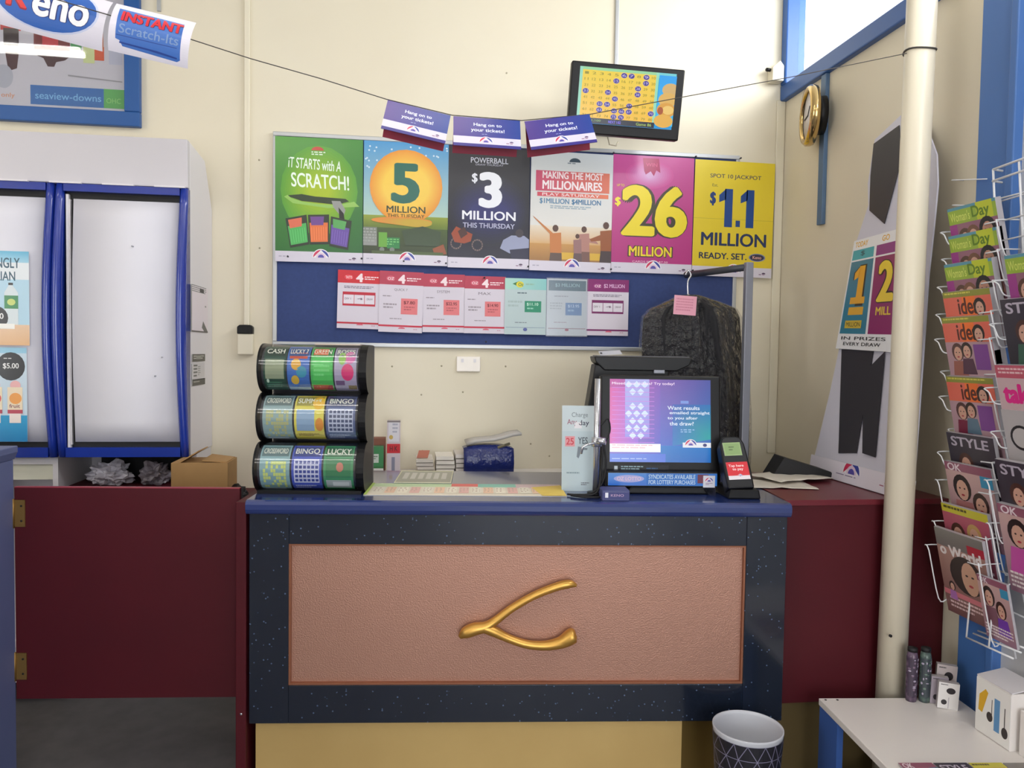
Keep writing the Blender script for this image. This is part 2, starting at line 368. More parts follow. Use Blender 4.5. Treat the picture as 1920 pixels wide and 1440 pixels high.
# blue pilaster, pale panelling nearer the viewer
y0, y1 = wx(1905, 300, XW-.04).y, wx(1852, 300, XW).y
struct('trim_6', MB().box(XW-.04, y0+.03, 0, XW, y1, CEIL).box(XW-.052, y0, 0, XW, y0+.03, CEIL), mat('pilaster_blue', (70, 112, 176), .45), bevel=.004)
struct('trim_7', B(XW-.02, YB+.2, 0, XW, y0, ZS-.07), M_GREYW)
# small marks and screw holes on the back wall, under the notice board
for i, (px, py) in enumerate(((486, 300), (735, 687), (828, 686), (948, 687), (790, 740), (868, 735), (995, 832), (1030, 855), (792, 845), (487, 465), (950, 137), (1495, 500))):
    p = wy(px, py, D); o = obj('screw_plug', MB().cyl((p.x, D-.0015, p.z), (p.x, D+.003, p.z), .0045, seg=8), mat('plug_grey', (176, 166, 142), .7), bpy.data.objects['wall_back'], world=True)

# ceiling lights (out of the frame, they light the shop)
def ceiling_light(x, y, where, L=1.25):
    t = thing('ceiling_light', 'white twin fluorescent batten on the ceiling '+where, 'ceiling light', (x, y, CEIL-.06), group='fluorescent battens on the ceiling')
    obj('housing', MB().prism([(-.07, .06), (.07, .06), (.05, .01), (-.05, .01)], -L/2-.02, L/2+.02, lambda a, b, d: (d, a, b)), M_WHITE, t)
    for s in (-.035, .035): obj('tube', MB().tube([(-L/2, s, -.008), (L/2, s, -.008)], .019, 10), mat('lit_tube', (255, 255, 255), emit=(255, 250, 240), es=TUBE_E), t)
LW = ['before the drinks cooler', 'before the granite counter', 'right behind the viewer', 'just left of the viewer', 'beside the left wall', 'near the shopfront', 'far back left']
for (x, y) in ((-2.66, 2.25), (-.25, 1.75), (.6, -.9), (-1.2, .2), (-3.0, .2), (-.2, -2.0), (-2.4, -2.0)): ceiling_light(x, y, LW.pop(0))

# ================================================================== BACK WALL: picture, notice board, posters
# --- blue framed picture, top left
zb = wy(262, 238, D-.03).z; xr = wy(262, 200, D-.03).x; zi = wy(233, 208, D-.03).z; xi = wy(234, 200, D-.03).x
PW = 1.25; PH = 1.0; th = (zi-zb+xr-xi)/2
t = thing('framed_picture', 'large blue framed drinks poster high on the wall above the cooler', 'picture', (xr-PW/2, D, zb))
fr = MB()
x0, x1 = -PW/2, PW/2
fr.box(x0, -.035, 0, x1, -.001, th).box(x0, -.035, PH-th, x1, -.001, PH).box(x0, -.035, th, x0+th, -.001, PH-th).box(x1-th, -.035, th, x1, -.001, PH-th)
obj('frame', fr, mat('picture_frame_blue', (22, 82, 150), .4), t, bevel=.004)
pw, ph = PW-2*th, PH-2*th
xo = xr-PW/2
def pu(px): return (wy(px, 150, D-.015).x - (xo-pw/2))/pw
def pv(py): return (zb+th+ph - wy(150, py, D-.015).z)/ph
pr = Print(pw, ph, (205, 200, 208))
def prect(a, b, c, d, col, c2=None, horiz=False): pr.rect(pu(a), pv(b), pu(c)-pu(a), pv(d)-pv(b), col, c2, horiz)
prect(-300, -60, 0, 40, (196, 40, 52)); prect(0, -60, 38, 64, (200, 44, 52))
prect(5, 60, 34, 92, (40, 20, 26)); pr.poly([(pu(8), pv(104)), (pu(34), pv(104)), (pu(30), pv(134)), (pu(14), pv(140))], (70, 22, 34))
for q in (-90, -190): prect(q, 40, q+50, 140, (66, 20, 30))
pr.ell(pu(5), pv(150), .035, .06, (178, 178, 190))
prect(62, 52, 130, 96, (116, 20, 28)); prect(78, 66, 108, 90, (200, 48, 60)); pr.poly([(pu(64), pv(106)), (pu(128), pv(108)), (pu(120), pv(114)), (pu(104), pv(118)), (pu(100), pv(127)), (pu(88), pv(127)), (pu(80), pv(112))], (66, 24, 36))
prect(131, 62, 152, 92, (60, 150, 80)); prect(155, 80, 176, 116, (206, 214, 150)); prect(154, 78, 177, 84, (160, 196, 60))
prect(176, 84, 194, 110, (216, 82, 40)); pr.poly([(pu(188), pv(40)), (pu(192), pv(40)), (pu(193), pv(90)), (pu(186), pv(90))], (200, 110, 50))
prect(203, 84, 228, 116, (190, 190, 208)); pr.poly([(pu(126), pv(140)), (pu(228), pv(147)), (pu(228), pv(149)), (pu(126), pv(143))], (150, 146, 152))
prect(55, 163, 193, 199, (34, 104, 176)); prect(193, 163, 234, 199, (88, 172, 84))
pr.text('seaview-downs', pu(64), pv(175), pu(188)-pu(64), .036, (130, 190, 230), .005); pr.text('OHC', pu(198), pv(180), pu(225)-pu(198), .026, (150, 210, 120), .0)
pr.text('only', pu(0), pv(180), .05, .03, (220, 150, 110), .01)
pr.build('poster', P_PAPER, t, M=Matrix.Translation((0, -.004, th)))
obj('glazing', B(-pw/2, -.02, th, pw/2, -.018, th+ph), M_GLASS, t)

# --- notice board
bx0, bx1, bz0, bz1 = -.628, 1.655, wy(780, 652, D).z, wy(515, 248, D).z
t = thing('notice_board', 'wide blue felt notice board in a thin aluminium frame on the back wall', 'notice board', ((bx0+bx1)/2, D, bz0))
hw = (bx1-bx0)/2; bh = bz1-bz0
obj('felt_panel', B(-hw+.015, -.012, .015, hw-.015, -.001, bh-.015), M_FELT, t)
f = .02
obj('frame', MB().box(-hw, -.02, 0, hw, -.001, f).box(-hw, -.02, bh-f, hw, -.001, bh).box(-hw, -.02, f, -hw+f, -.001, bh-f).box(hw-f, -.02, f, hw, -.001, bh-f), M_ALU, t, bevel=.003)
YP = D-.024

def place(px, py, px2, py2, y=YP):
    a = wy(px, py, y); b = wy(px2, py2, y); return (a.x+b.x)/2, b.z, b.x-a.x, a.z-b.z
def base_strip(p, h=.085):
    p.rect(0, 1-h, 1, h, (214, 208, 222)); p.logo(.52, 1-h*.45, .09); p.lines(.04, 1-h*.55, .14, h*.2, 1, (170, 165, 185)); p.ell(.9, 1-h*.4, .025, .012, (70, 50, 80), 0, 180, 8); p.lines(.84, 1-h*.38, .13, h*.18, 1, (140, 110, 140))
POS = []
ztop = wy(600, 259, YP).z; PHT = .578
xs = [wy(516, 400, YP).x, wy(681, 400, YP).x, wy(840, 400, YP).x, wy(993, 400, YP).x, wy(1147, 400, YP).x, wy(1299, 400, YP).x, wy(1449, 400, YP).x]
dz = [0, .0, -.004, -.008, -.004, -.01]
def poster(i, label, paint):
    x0, x1 = xs[i], xs[i+1]; w = x1-x0-.002
    p = Print(w, PHT, (255, 255, 255)); paint(p); base_strip(p)
    M = at(((x0+x1)/2, YP - (.002 if i % 2 else 0), ztop-PHT+dz[i]), ry=R((-.2, .1, -.1, .3, .2, .5)[i]))
    o = p.build('poster', P_GLOSS, M=M); tag(o, label, 'poster', 'big lottery posters along the top of the notice board')
    # push pins at the lower corners
    return o
def p1(p):
    p.quad([(0, 0), (1, 0), (1, 1), (0, 1)], [rgb(88, 156, 64), rgb(70, 140, 60), rgb(28, 96, 44), rgb(34, 104, 44)])
    for i in range(14): p.ell(.5, .42, .44-.024*i, .36-.022*i, (92+i*6, 160+int(i*2.6), 52-int(i*1.2)))
    p.ell(.48, .1, .07, .03, (196, 70, 60), 0, 180, 10); p.lines(.41, .11, .17, .035, 2, (226, 240, 220))
    p.text("iT STARTS with A", .15, .17, .6, .085, (238, 250, 236), .012, rot=-3); p.text('SCRATCH!', .18, .29, .66, .115, (238, 250, 236), .02, rot=-2, sk=-.1)
    p.poly([(.12, .47), (.3, .455), (.45, .47), (.62, .475), (.8, .48), (.84, .5), (.7, .53), (.5, .52), (.3, .51)], (40, 58, 34))
    p.poly([(.1, .48), (.14, .465), (.18, .49), (.3, .515), (.5, .53), (.7, .535), (.9, .5), (.96, .54), (.6, .56), (.2, .53)], (150, 196, 96))
    p.poly([(.64, .5), (.74, .5), (.8, .57), (.78, .62), (.72, .6), (.66, .55)], (150, 152, 148)); p.poly([(.72, .55), (.78, .6), (.79, .65), (.73, .64)], (24, 28, 24))
    for (x, y, r, c, c2) in ((.14, .655, -9, (80, 178, 92), (222, 112, 84)), (.38, .635, -2, (226, 116, 62), (112, 72, 146)), (.62, .66, 8, (106, 78, 164), (90, 166, 92))):
        def rp(a, b): return (x+.115+(a*math.cos(R(r))-b*math.sin(R(r)))*.105, y+.1+(a*math.sin(R(r))+b*math.cos(R(r)))*.1)
        p.poly([rp(-1.15, -1.2), rp(1.15, -1.2), rp(1.1, 1.2), rp(-1.0, 1.2)], (42, 50, 40)); p.poly([rp(-1, -.55), rp(1, -.55), rp(.95, 1), rp(-.9, 1)], c); p.poly([rp(-.9, -1.05), rp(.6, -1.05), rp(.5, -.35), rp(-.8, -.35)], c2)
        for k in range(-3, 4): p.poly([rp(k*.26-.02, -.2), rp(k*.26+.02, -.2), rp(k*.26+.02, .85), rp(k*.26-.02, .85)], tuple(min(255, q+36) for q in c), up=(k == -3))
def p2(p):
    p.rect(0, 0, 1, .6, (70, 150, 206), (176, 206, 196)); p.rect(0, .6, 1, .12, (146, 160, 60), (86, 110, 44)); p.rect(0, .7, 1, .3, (72, 92, 46), (26, 30, 22))
    for k in range(40):
        a = random.uniform(0, 1); b = random.uniform(.02, .3); p.ell(a, b, .012, .008, (206, 226, 238), n=6)
    for i in range(14): p.ell(.5, .36, .43-.012*i, .3-.01*i, (232+i, 152+i*4, 52+i*2), n=28)
    p.text('5', .32, .17, .34, .33, (24, 102, 88), .05); p.text('MILLION', .27, .52, .46, .055, (44, 62, 40), .02); p.text('THIS TUESDAY', .28, .585, .44, .03, (70, 74, 40), .01)
    for i in range(10): p.ell(.45+.02*i, .64+.002*i, .36-.02*i, .03, (226-i*3, 140+i*3, 60))
    p.rect(0, .7, .16, .15, (120, 126, 118), (150, 152, 150)); p.lines(.0, .71, .15, .12, 5, (160, 164, 160))
    p.rect(.18, .74, .1, .12, (104, 168, 60)); p.rect(.28, .78, .15, .09, (40, 128, 66)); p.lines(.28, .79, .14, .06, 3, (110, 190, 110))
    for x in (.22, .34): p.ell(x, .88, .03, .02, (120, 128, 120), n=10)
    p.poly([(.45, .72), (.7, .68), (.92, .72), (.9, .84), (.5, .84)], (60, 78, 54)); p.poly([(.82, .86), (.95, .82), (.99, .9), (.85, .92)], (146, 78, 46)); p.rect(.1, .89, .85, .03, (74, 92, 50))
def p3(p):
    p.rect(0, 0, 1, 1, (26, 26, 34), (20, 20, 46))
    for i in range(10): p.ell(.5, .52, .5-.03*i, .3-.025*i, (26+i*2, 28+i*2, 46+i*7))
    p.text('POWERBALL', .27, .085, .46, .045, (198, 200, 214), .01); p.text('DRAW THURSDAY', .33, .135, .34, .016, (180, 180, 196), 0)
    p.text('$', .285, .215, .07, .085, (232, 234, 244), .03); p.text('3', .37, .2, .29, .3, (240, 242, 250), .06); p.text('MILLION', .17, .525, .66, .075, (240, 242, 250), .025); p.text('THIS THURSDAY', .18, .625, .64, .042, (184, 186, 214), .02)
    for (x, y) in ((.1, .8), (.36, .81)):
        for k in range(14):
            a = R(k*360/14); p.poly([(x+.07*math.cos(a), y+.05*math.sin(a)), (x+.07*math.cos(a+.35), y+.05*math.sin(a+.35)), (x+.055*math.cos(a+.35), y+.038*math.sin(a+.35)), (x+.055*math.cos(a), y+.038*math.sin(a))], (120, 100, 96), up=False)
    p.poly([(.04, .72), (.1, .66), (.16, .68), (.3, .72), (.28, .78), (.2, .8), (.08, .79)], (156, 70, 44)); p.poly([(.12, .7), (.2, .66), (.24, .72), (.16, .76)], (74, 42, 40))
    p.poly([(.68, .76), (.78, .72), (.94, .72), (1, .75), (1, .86), (.76, .87), (.64, .83)], (150, 156, 186)); p.ell(.88, .7, .05, .035, (60, 52, 62)); p.poly([(.76, .84), (1, .82), (1, .97), (.8, .97)], (34, 34, 64))
def person(p, x, y, s, top, legs, arm=None):
    p.ell(x, y, .032*s, .026*s, (86, 56, 46), n=10); p.poly([(x-.06*s, y+.04*s), (x+.06*s, y+.03*s), (x+.07*s, y+.19*s), (x-.05*s, y+.19*s)], top)
    p.poly([(x-.05*s, y+.18*s), (x+.07*s, y+.18*s), (x+.08*s, y+.36*s), (x-.07*s, y+.36*s)], legs)
    if arm: p.poly([(x, y+.05*s), (x+arm[0], y+arm[1]), (x+arm[0]+.02, y+arm[1]+.02), (x+.03, y+.1*s)], top)
def p4(p):
    p.rect(0, 0, 1, .62, (206, 212, 216), (222, 220, 216)); p.rect(0, .62, 1, .16, (226, 214, 196), (210, 166, 110)); p.rect(0, .77, 1, .2, (196, 146, 82), (140, 96, 56)); p.rect(.35, .84, .6, .06, (214, 172, 60))
    p.ell(.53, .08, .07, .035, (62, 78, 92), 0, 180, 8); p.lines(.44, .085, .18, .02, 1, (130, 140, 150))
    p.rect(.06, .16, .9, .17, (196, 66, 106), (216, 112, 84), True); p.rect(.08, .34, .87, .035, (206, 70, 92), (224, 120, 84), True)
    p.text('MAKING THE MOST', .14, .165, .74, .06, (240, 226, 230), .03); p.text('MILLIONAIRES', .14, .24, .73, .075, (244, 232, 236), .035); p.text('PLAY SATURDAY', .14, .345, .7, .024, (244, 226, 228), .01)
    p.text('$1MILLION', .11, .39, .36, .05, (84, 130, 166), .03); p.text('$4MILLION', .5, .39, .36, .05, (60, 116, 158), .03); p.lines(.24, .45, .5, .03, 2, (140, 164, 180))
    person(p, .31, .64, 1.15, (196, 122, 66), (96, 76, 70), (-.28, -.1)); person(p, .66, .64, 1.05, (176, 126, 116), (120, 86, 80), (.16, .1)); person(p, .93, .6, 1.2, (150, 84, 46), (70, 54, 56), (-.2, .12)); person(p, .58, .7, .8, (150, 110, 110), (100, 80, 84))
def p5(p):
    p.rect(0, 0, 1, 1, (196, 78, 148), (176, 44, 122))
    for i in range(10): p.ell(.45, .16, .3-.028*i, .12-.01*i, (200+i, 80+i*9, 150+i*6))
    p.poly([(.36, .02), (.56, .02), (.58, .14), (.53, .12), (.5, .17), (.46, .13), (.4, .16), (.38, .13)], (170, 26, 88)); p.text('WIN', .4, .06, .14, .03, (214, 80, 130), .01)
    p.text('26', .1, .24, .84, .46, (62, 58, 38), .1); p.text('26', .11, .25, .82, .44, (236, 214, 44), .045)
    p.text('$', .03, .36, .07, .08, (240, 222, 60), .04); p.text('UP TO', .05, .25, .09, .02, (232, 208, 60), .01)
    p.text('MILLION', .2, .765, .56, .1, (66, 62, 36), .07); p.text('MILLION', .215, .772, .53, .085, (236, 208, 50), .03); p.text('CARDS FROM $7.50', .26, .895, .44, .018, (238, 190, 216), .008)
def p6(p):
    p.rect(0, 0, 1, 1, (232, 208, 52), (222, 196, 44)); p.rect(0, .5, 1, .004, (196, 176, 50))
    p.text('SPOT 10 JACKPOT', .19, .115, .64, .045, (40, 54, 88), .01); p.text('Est.', .22, .2, .07, .025, (90, 96, 60), .0); p.text('$', .195, .27, .075, .12, (26, 60, 124), .05)
    p.one(.31, .24, .17, .33, (26, 70, 140)); p.one(.58, .24, .17, .33, (26, 70, 140)); p.rect(.525, .51, .055, .055, (26, 70, 140)); p.text('MILLION', .1, .62, .82, .115, (30, 48, 92), .03); p.text('READY. SET.', .08, .795, .6, .055, (36, 48, 82), .03)
    p.ell(.81, .825, .105, .035, (120, 132, 170)); p.ell(.81, .825, .09, .028, (54, 50, 70)); p.text('Keno', .755, .81, .11, .028, (226, 170, 160), .02)
poster(0, 'green poster with white SCRATCH! lettering, leftmost on the notice board', p1)
poster(1, 'blue and orange poster with a big green 5 above a green tractor', p2)
poster(2, 'near-black poster with a big white 3 and THIS THURSDAY', p3)
poster(3, 'pale poster headed MAKING THE MOST MILLIONAIRES with people on grass', p4)
poster(4, 'pink poster with a huge yellow 26', p5)
poster(5, 'yellow poster with blue 1.1 MILLION, rightmost on the notice board', p6)

# --- seven A4 sheets
def sheet(i, px0, py0, px1, py1, kind, ry, label):
    y = YP - (.004 if i in (1, 4) else 0) - (.002 if i == 6 else 0)
    cx, z0, w, h = place(px0, py0, px1, py1, y)
    hd = {'a': (206, 44, 56), 'b': (184, 66, 88), 'g': (160, 212, 206), 't': (56, 100, 118), 'p': (132, 34, 106)}[kind]
    bg = {'g': (188, 206, 208), 't': (206, 210, 214)}.get(kind, (216, 208, 220)); p = Print(w, h, bg)
    if kind == 'g':
        p.rect(0, 0, 1, .2, (176, 218, 204), (140, 200, 200), True); p.poly([(.18, .1), (.34, .05), (.36, .16)], (60, 120, 70)); p.ell(.36, .11, .09, .055, (228, 214, 60)); p.text('Oz', .32, .08, .12, .06, (60, 130, 80), .03); p.lines(.5, .09, .35, .05, 1, (150, 190, 170))
        p.lines(.3, .25, .4, .04, 1, (90, 110, 120)); p.rect(.48, .4, .4, .2, (50, 146, 112)); p.text('$11.10', .53, .43, .28, .06, (200, 236, 220), .02); p.lines(.54, .52, .28, .05, 1, (150, 210, 190)); p.lines(.08, .4, .34, .14, 2, (170, 190, 190)); p.lines(.25, .78, .5, .025, 1, (120, 130, 140)); p.rect(.03, .87, .94, .01, (140, 160, 180)); p.ell(.5, .91, .05, .03, (90, 100, 160))
    elif kind == 't':
        p.rect(.04, .03, .92, .18, hd); p.text('$3 MILLION', .2, .08, .6, .07, (150, 190, 200), .02); p.lines(.18, .3, .6, .03, 1, (150, 150, 160)); p.rect(.46, .42, .4, .22, (74, 128, 184)); p.text('$13.95', .52, .45, .28, .06, (190, 214, 236), .02); p.lines(.52, .54, .28, .06, 1, (140, 180, 214)); p.lines(.08, .42, .3, .14, 3, (176, 180, 186)); p.lines(.18, .76, .56, .03, 1, (170, 150, 160)); p.rect(.04, .87, .92, .012, (150, 110, 120)); p.ell(.5, .9, .05, .02, (176, 60, 90))
    else:
        p.rect(0, 0, 1, .22, hd); lt = (248, 226, 230)
        p.ell(.25, .12, .1, .045, tuple(min(255, c+26) for c in hd)); p.text('TATTS' if kind == 'a' else 'OZ', .18, .1, .15, .045, lt, .02)
        if kind == 'p': p.text('$2 MILLION', .4, .08, .5, .08, (220, 170, 210), .03)
        else: p.text('4', .42, .05, .17, .15, lt, .06); p.lines(.62, .1, .32, .07, 2, lt)
        if kind in 'ap':
            c = (190, 40, 60) if kind == 'a' else (120, 30, 96)
            p.lines(.15, .27, .68, .05, 2, (120, 110, 130)); p.rect(.12, .37, .76, .24, c); p.rect(.14, .42, .72, .155, (226, 218, 228))
            for k in (.38, .62): p.rect(k, .42, .012, .155, c)
            for k, t_ in ((.17, 'DIV 1'), (.45, '4'), (.68, 'DRAW')): p.text(t_, k, .47, .14, .035, (120, 96, 116), .01)
            p.rect(0, .89, 1, .03, c)
        else:
            p.text({1: 'QUICK 7', 2: 'SYSTEM', 3: 'MAX'}[i], .34, .28, .3, .045, (120, 110, 120), 0); p.lines(.08, .4, .34, .03, 1, (150, 140, 150)); p.rect(.5, .44, .38, .26, (226, 124, 128)); p.text({1: '$7.80', 2: '$22.95', 3: '$14.90'}[i], .56, .48, .26, .06, (110, 40, 50), .02); p.lines(.57, .57, .24, .08, 2, (184, 90, 98)); p.lines(.1, .53, .3, .1, 2, (160, 150, 160)); p.lines(.25, .77, .48, .025, 1, (150, 140, 150)); p.rect(0, .88, 1, .03, (200, 50, 74))
        p.ell(.53, .94, .08, .025, (214, 96, 120), 0, 180, 10); p.lines(.8, .94, .15, .02, 1, (190, 120, 150))
    o = p.build('price_sheet', P_PAPER, M=at((cx, y, z0), ry=R(ry))); tag(o, label, 'paper sheet', 'price sheets pinned in a row on the notice board')
sheet(0, 632, 506, 712, 617, 'a', 1, 'white price sheet with bright red header, leftmost of the row of seven')
sheet(1, 710, 508, 791, 624, 'b', 1.2, 'pink-headed price sheet overlapping the bright red one, second from left')
sheet(2, 793, 513, 870, 624, 'b', 0, 'pink-headed price sheet third from left in the row')
sheet(3, 871, 517, 947, 626, 'b', 0, 'pink-headed price sheet fourth from left, beside the pale green sheet')
sheet(4, 947, 521, 1023, 628, 'g', 0, 'pale aqua price sheet with a green price box')
sheet(5, 1026, 522, 1100, 630, 't', 0, 'price sheet with dark teal header in a clear holder')
sheet(6, 1101, 523, 1177, 630, 'p', 0, 'price sheet with purple header, rightmost of the row of seven')
cx, z0, w, h = place(1025, 520, 1101, 632, YP-.006)
obj('sheet_holder', B(cx-w/2, YP-.007, z0, cx+w/2, YP-.005, z0+h), M_COVER); tag(bpy.data.objects['sheet_holder'], 'clear glossy plastic holder over the teal headed sheet', 'sheet holder')
# push pins
pins = [(1304, 294), (1388, 297), (540, 481), (678, 485), (757, 490), (836, 494), (990, 500), (1145, 505), (1298, 507), (992, 262), (908, 521), (911, 641), (1150, 287)]
for i, (a, b) in enumerate(pins):
    p = wy(a, b, YP-.003); t_ = obj('push_pin', MB().lathe([(0, 0), (.004, 0), (.004, .002), (.002, .004), (.002, .008), (.0045, .010), (.0001, .011)], seg=8), mat('pin_grey', (60, 60, 70), .3), M=at(p, rx=R(90)))
    tag(t_, 'tiny dark push pin '+('at the top left corner of the yellow poster', 'at the top centre of the yellow poster', 'at the lower left of the green poster', 'at the joint below the green and sun posters', 'below the middle of the sun poster', 'at the joint below the sun and black posters', 'at the joint below the black and pale posters', 'at the joint below the pale and pink posters', 'at the joint below the pink and yellow posters', 'at the top of the joint between black and pale posters', 'at the top of the fourth price sheet', 'alone on the blue felt below the price sheets', 'at the top left of the pink poster')[i], 'push pin', 'push pins in the notice board')

# --- double power point
cx, z0, w, h = place(856, 666, 900, 697, D)
t = thing('power_outlet', 'cream double power outlet on the wall just below the notice board', 'power outlet', (cx, D, z0))
obj('face_plate', B(-.058, -.014, 0, .058, -.001, .074), mat('outlet_white', (240, 232, 222), .3), t, bevel=.003)
for s in (-1, 1):
    sw = B(s*.03-.006, -.017, .045, s*.03+.006, -.0125, .062); obj('switch', sw, M_WHITE, t)
    k = MB()
    for a, (x, z) in ((30, (-.009, .03)), (-30, (.009, .03)), (0, (0, .014))): k.box(-.0015, -.0135, -.005, .0015, -.0122, .005, M=Matrix.Translation((s*.03+x, 0, z)) @ Matrix.Rotation(R(a), 4, 'Y'))
    obj('socket_slots', k, M_DARK, t)
# --- data box on the left with black cap
cx, z0, w, h = place(446, 609, 475, 665, D-.02)
t = thing('wall_junction_box', 'cream wall box with a black top at the foot of the conduit', 'junction box', (cx, D, z0))
obj('box_body', B(-w/2, -.035, 0, w/2, -.001, h*.7), M_TRIM, t, bevel=.004)
obj('box_cap', MB().prism([(-w/2, .7*h), (w/2, .7*h), (w/2, .93*h), (w*.35, h), (-w*.35, h), (-w/2, .93*h)], -.04, -.001, lambda a, b, d: (a, d, b)), M_BLACK, t, bevel=.003)

# --- television on a bracket
TVM = at(wy(1172, 191, 3.4), rz=R(-3), rx=R(9), ry=R(2.2))
t = thing('television', 'small black television showing a yellow number grid, mounted high right of the posters', 'television', TVM.translation, M=TVM.to_3x3().to_4x4())
tw, thh = .51, .305
obj('casing', B(-tw/2, -.02, -thh/2, tw/2, .03, thh/2), M_BLACK, t, bevel=.006)
obj('back_cover', MB().prism([(-.2, -.12), (.2, -.12), (.2, .12), (-.2, .12)], .03, .06, lambda a, b, d: (a, d, b)), M_BLACK, t)
sw, sh = .435, .238
p = Print(sw, sh, (20, 150, 220), th=.001)
p.rect(0, 0, 1, .1, (110, 206, 214)); p.rect(0, 0, .8, .9, (240, 210, 60), (244, 190, 60)); p.rect(0, 0, .8, .05, (150, 214, 160)); p.rect(0, 0, .03, .9, (150, 216, 190)); p.rect(.79, 0, .03, .9, (150, 220, 190))
hit = {6, 7, 9, 15, 19, 28, 31, 34, 38, 45, 53, 54, 57, 63, 65, 66, 67, 70, 75, 76}
for r_ in range(8):
    for c_ in range(10):
        n_ = r_*10+c_+1; u = .06+c_*.077; v = .07+r_*.107
        if n_ in hit: p.ell(u+.012, v+.035, .034, .05, (230, 200, 190), n=12); p.ell(u+.012, v+.035, .031, .045, (52, 36, 140), n=12)
        p.text(str(n_), u-.008, v+.012, .04, .045, (190, 180, 230) if n_ in hit else (150, 140, 40), .01)
p.rect(0, .9, .81, .1, (10, 22, 44)); p.text('$11,100', .1, .925, .15, .04, (130, 170, 90), .01); p.text('NEXT 1:02', .33, .925, .13, .05, (130, 110, 250), .02); p.text('Game 86', .62, .925, .16, .05, (170, 200, 90), .01)
p.rect(.82, .05, .18, .9, (10, 160, 240), (60, 190, 236))
for (a, b, c_, d, k) in ((.95, .3, .09, .12, (214, 176, 110)), (.93, .48, .1, .13, (224, 178, 90)), (.92, .66, .1, .13, (222, 160, 60)), (.94, .66, .06, .08, (240, 200, 110)), (.9, .86, .1, .12, (232, 176, 70)), (.86, .68, .03, .07, (170, 80, 30))): p.poly([(min(1, a+c_*math.cos(R(q*18))), min(.98, b+d*math.sin(R(q*18)))) for q in range(20)], k)
p.build('screen', P_SCREEN, t, M=Matrix.Translation((0, -.0205, -sh/2+.012)))
obj('badge', B(-.18, -.0215, -thh/2+.008, -.14, -.02, -thh/2+.015), M_CHROME, t)
a = TVM @ Vector((0, .06, 0)); b = Vector((a.x, D, a.z+.02))
obj('wall_bracket', MB().box(b.x-.05, D-.012, b.z-.08, b.x+.05, D-.001, b.z+.08).tube([a, b], .016, 8), M_BLACK, t, world=True)
q = wy(1150, 262, 3.5); obj('cable', MB().tube([q+Vector((-.03, 0, .02)), q+Vector((-.01, .03, -.015)), q+Vector((.03, .06, -.01)), q+Vector((.05, .1, .02))], .003, 6), M_TRIM, t, world=True)

# ================================================================== COOLER (upright two-door, on a white stand)
YF = 3.35
xr = wy(355, 700, YF).x; zb = wy(340, 858, YF).z; zt = wy(343, 262, YF).z; zd = wy(345, 352, YF).z
XLc = -1.93
t = thing('drinks_cooler', 'white two-door drinks cooler with blue door frames at the left wall', 'cooler', ((xr+XLc)/2, YF+.2, zb))
side_prof = [(YF+.03, zb), (D-.003, zb), (D-.003, zt-.22), (D-.13, zt-.02), (YF+.03, zt)]
obj('cabinet', MB().prism(side_prof, XLc, xr-.004, lambda a, b, d: (d, a, b)), M_WHITE, t, world=True, bevel=.004)
hd = MB().prism([(YF, zd), (YF+.03, zd), (YF+.03, zt), (YF-.01, zt)], XLc, xr-.004, lambda a, b, d: (d, a, b))
obj('header_box', hd, mat('header_white', (205, 201, 206), .45), t, world=True, bevel=.003)
for i in range(5): obj('header_clip', B(XLc+.1+i*.2, YF-.016, zd-.004, XLc+.22+i*.2, YF-.002, zd+.003), M_WHITE, t, world=True)
xm = wy(107, 600, YF).x
def bow(tz_): return -.028*math.sin(PI*tz_)      # doors bow out
def door(x0, x1, name='door'):
    z0, z1 = zb+.004, zd-.004; y0 = YF+.028
    fr = MB()
    def stile(xa, xb):
        n = 16
        def fn(depth):
            return [(lambda tt: (xa + (.010*math.sin(PI*tt) if xa > (x0+x1)/2-.01 and False else 0), tt))(i/n) for i in range(n+1)]
        vs = []; fs = []
        for i in range(n+1):
            tt = i/n; z = z0+(z1-z0)*tt; yf = YF-.01+bow(tt); sh_ = -.012*math.sin(PI*tt)
            for (x, y) in ((xa+sh_, yf+.008), (xa+sh_+.008, yf), (xb+sh_-.008, yf), (xb+sh_, yf+.008), (xb, y0), (xa, y0)): vs.append((x, y, z))
        for i in range(n):
            for k in range(6): fs.append((i*6+k, i*6+(k+1) % 6, (i+1)*6+(k+1) % 6, (i+1)*6+k))
        fs += [tuple(range(6)), tuple(n*6+k for k in range(6))]
        fr.add(vs, fs, True)
    sw_ = .032
    stile(x0+.001, x0+sw_); stile(x1-sw_, x1-.001)
    fr.box(x0+sw_, YF-.01, z0, x1-sw_, y0, z0+.04).box(x0+sw_, YF-.01, z1-.03, x1-sw_, y0, z1)
    d = obj(name, fr, M_DBLUE, t, world=True)
    # pane with its white backing, dark sheet between painting the gap's shadow
    zz0, zz1 = z0+.04, z1-.03
    obj('shadow_gap', MB().box(x0+sw_, YF+.02, zz0, x1-sw_, y0-.001, zz1), M_DARK, d, world=True)
    bk = MB().grid(1, 12, lambda a, b: (x0+sw_+.032+(x1-x0-2*sw_-.036)*a, YF+.008+bow(b)*.8, zz0+.022+(zz1-zz0-.05)*b))
    obj('backing_panel', bk, M_WPANEL, d, world=True, solid=.004)
    gp = MB().box(x0+sw_+.003, YF+.004, zz0, x0+sw_+.014, YF+.02, zz1-.01).box(x0+sw_+.0145, YF+.006, zz0+.01, x0+sw_+.019, YF+.02, zz1-.03)
    obj('edge_channel', gp, M_WHITE, d, world=True)
    return d
d1 = door(xm, xr-.002); d0 = door(xm-(xr-xm)-.004, xm-.003)
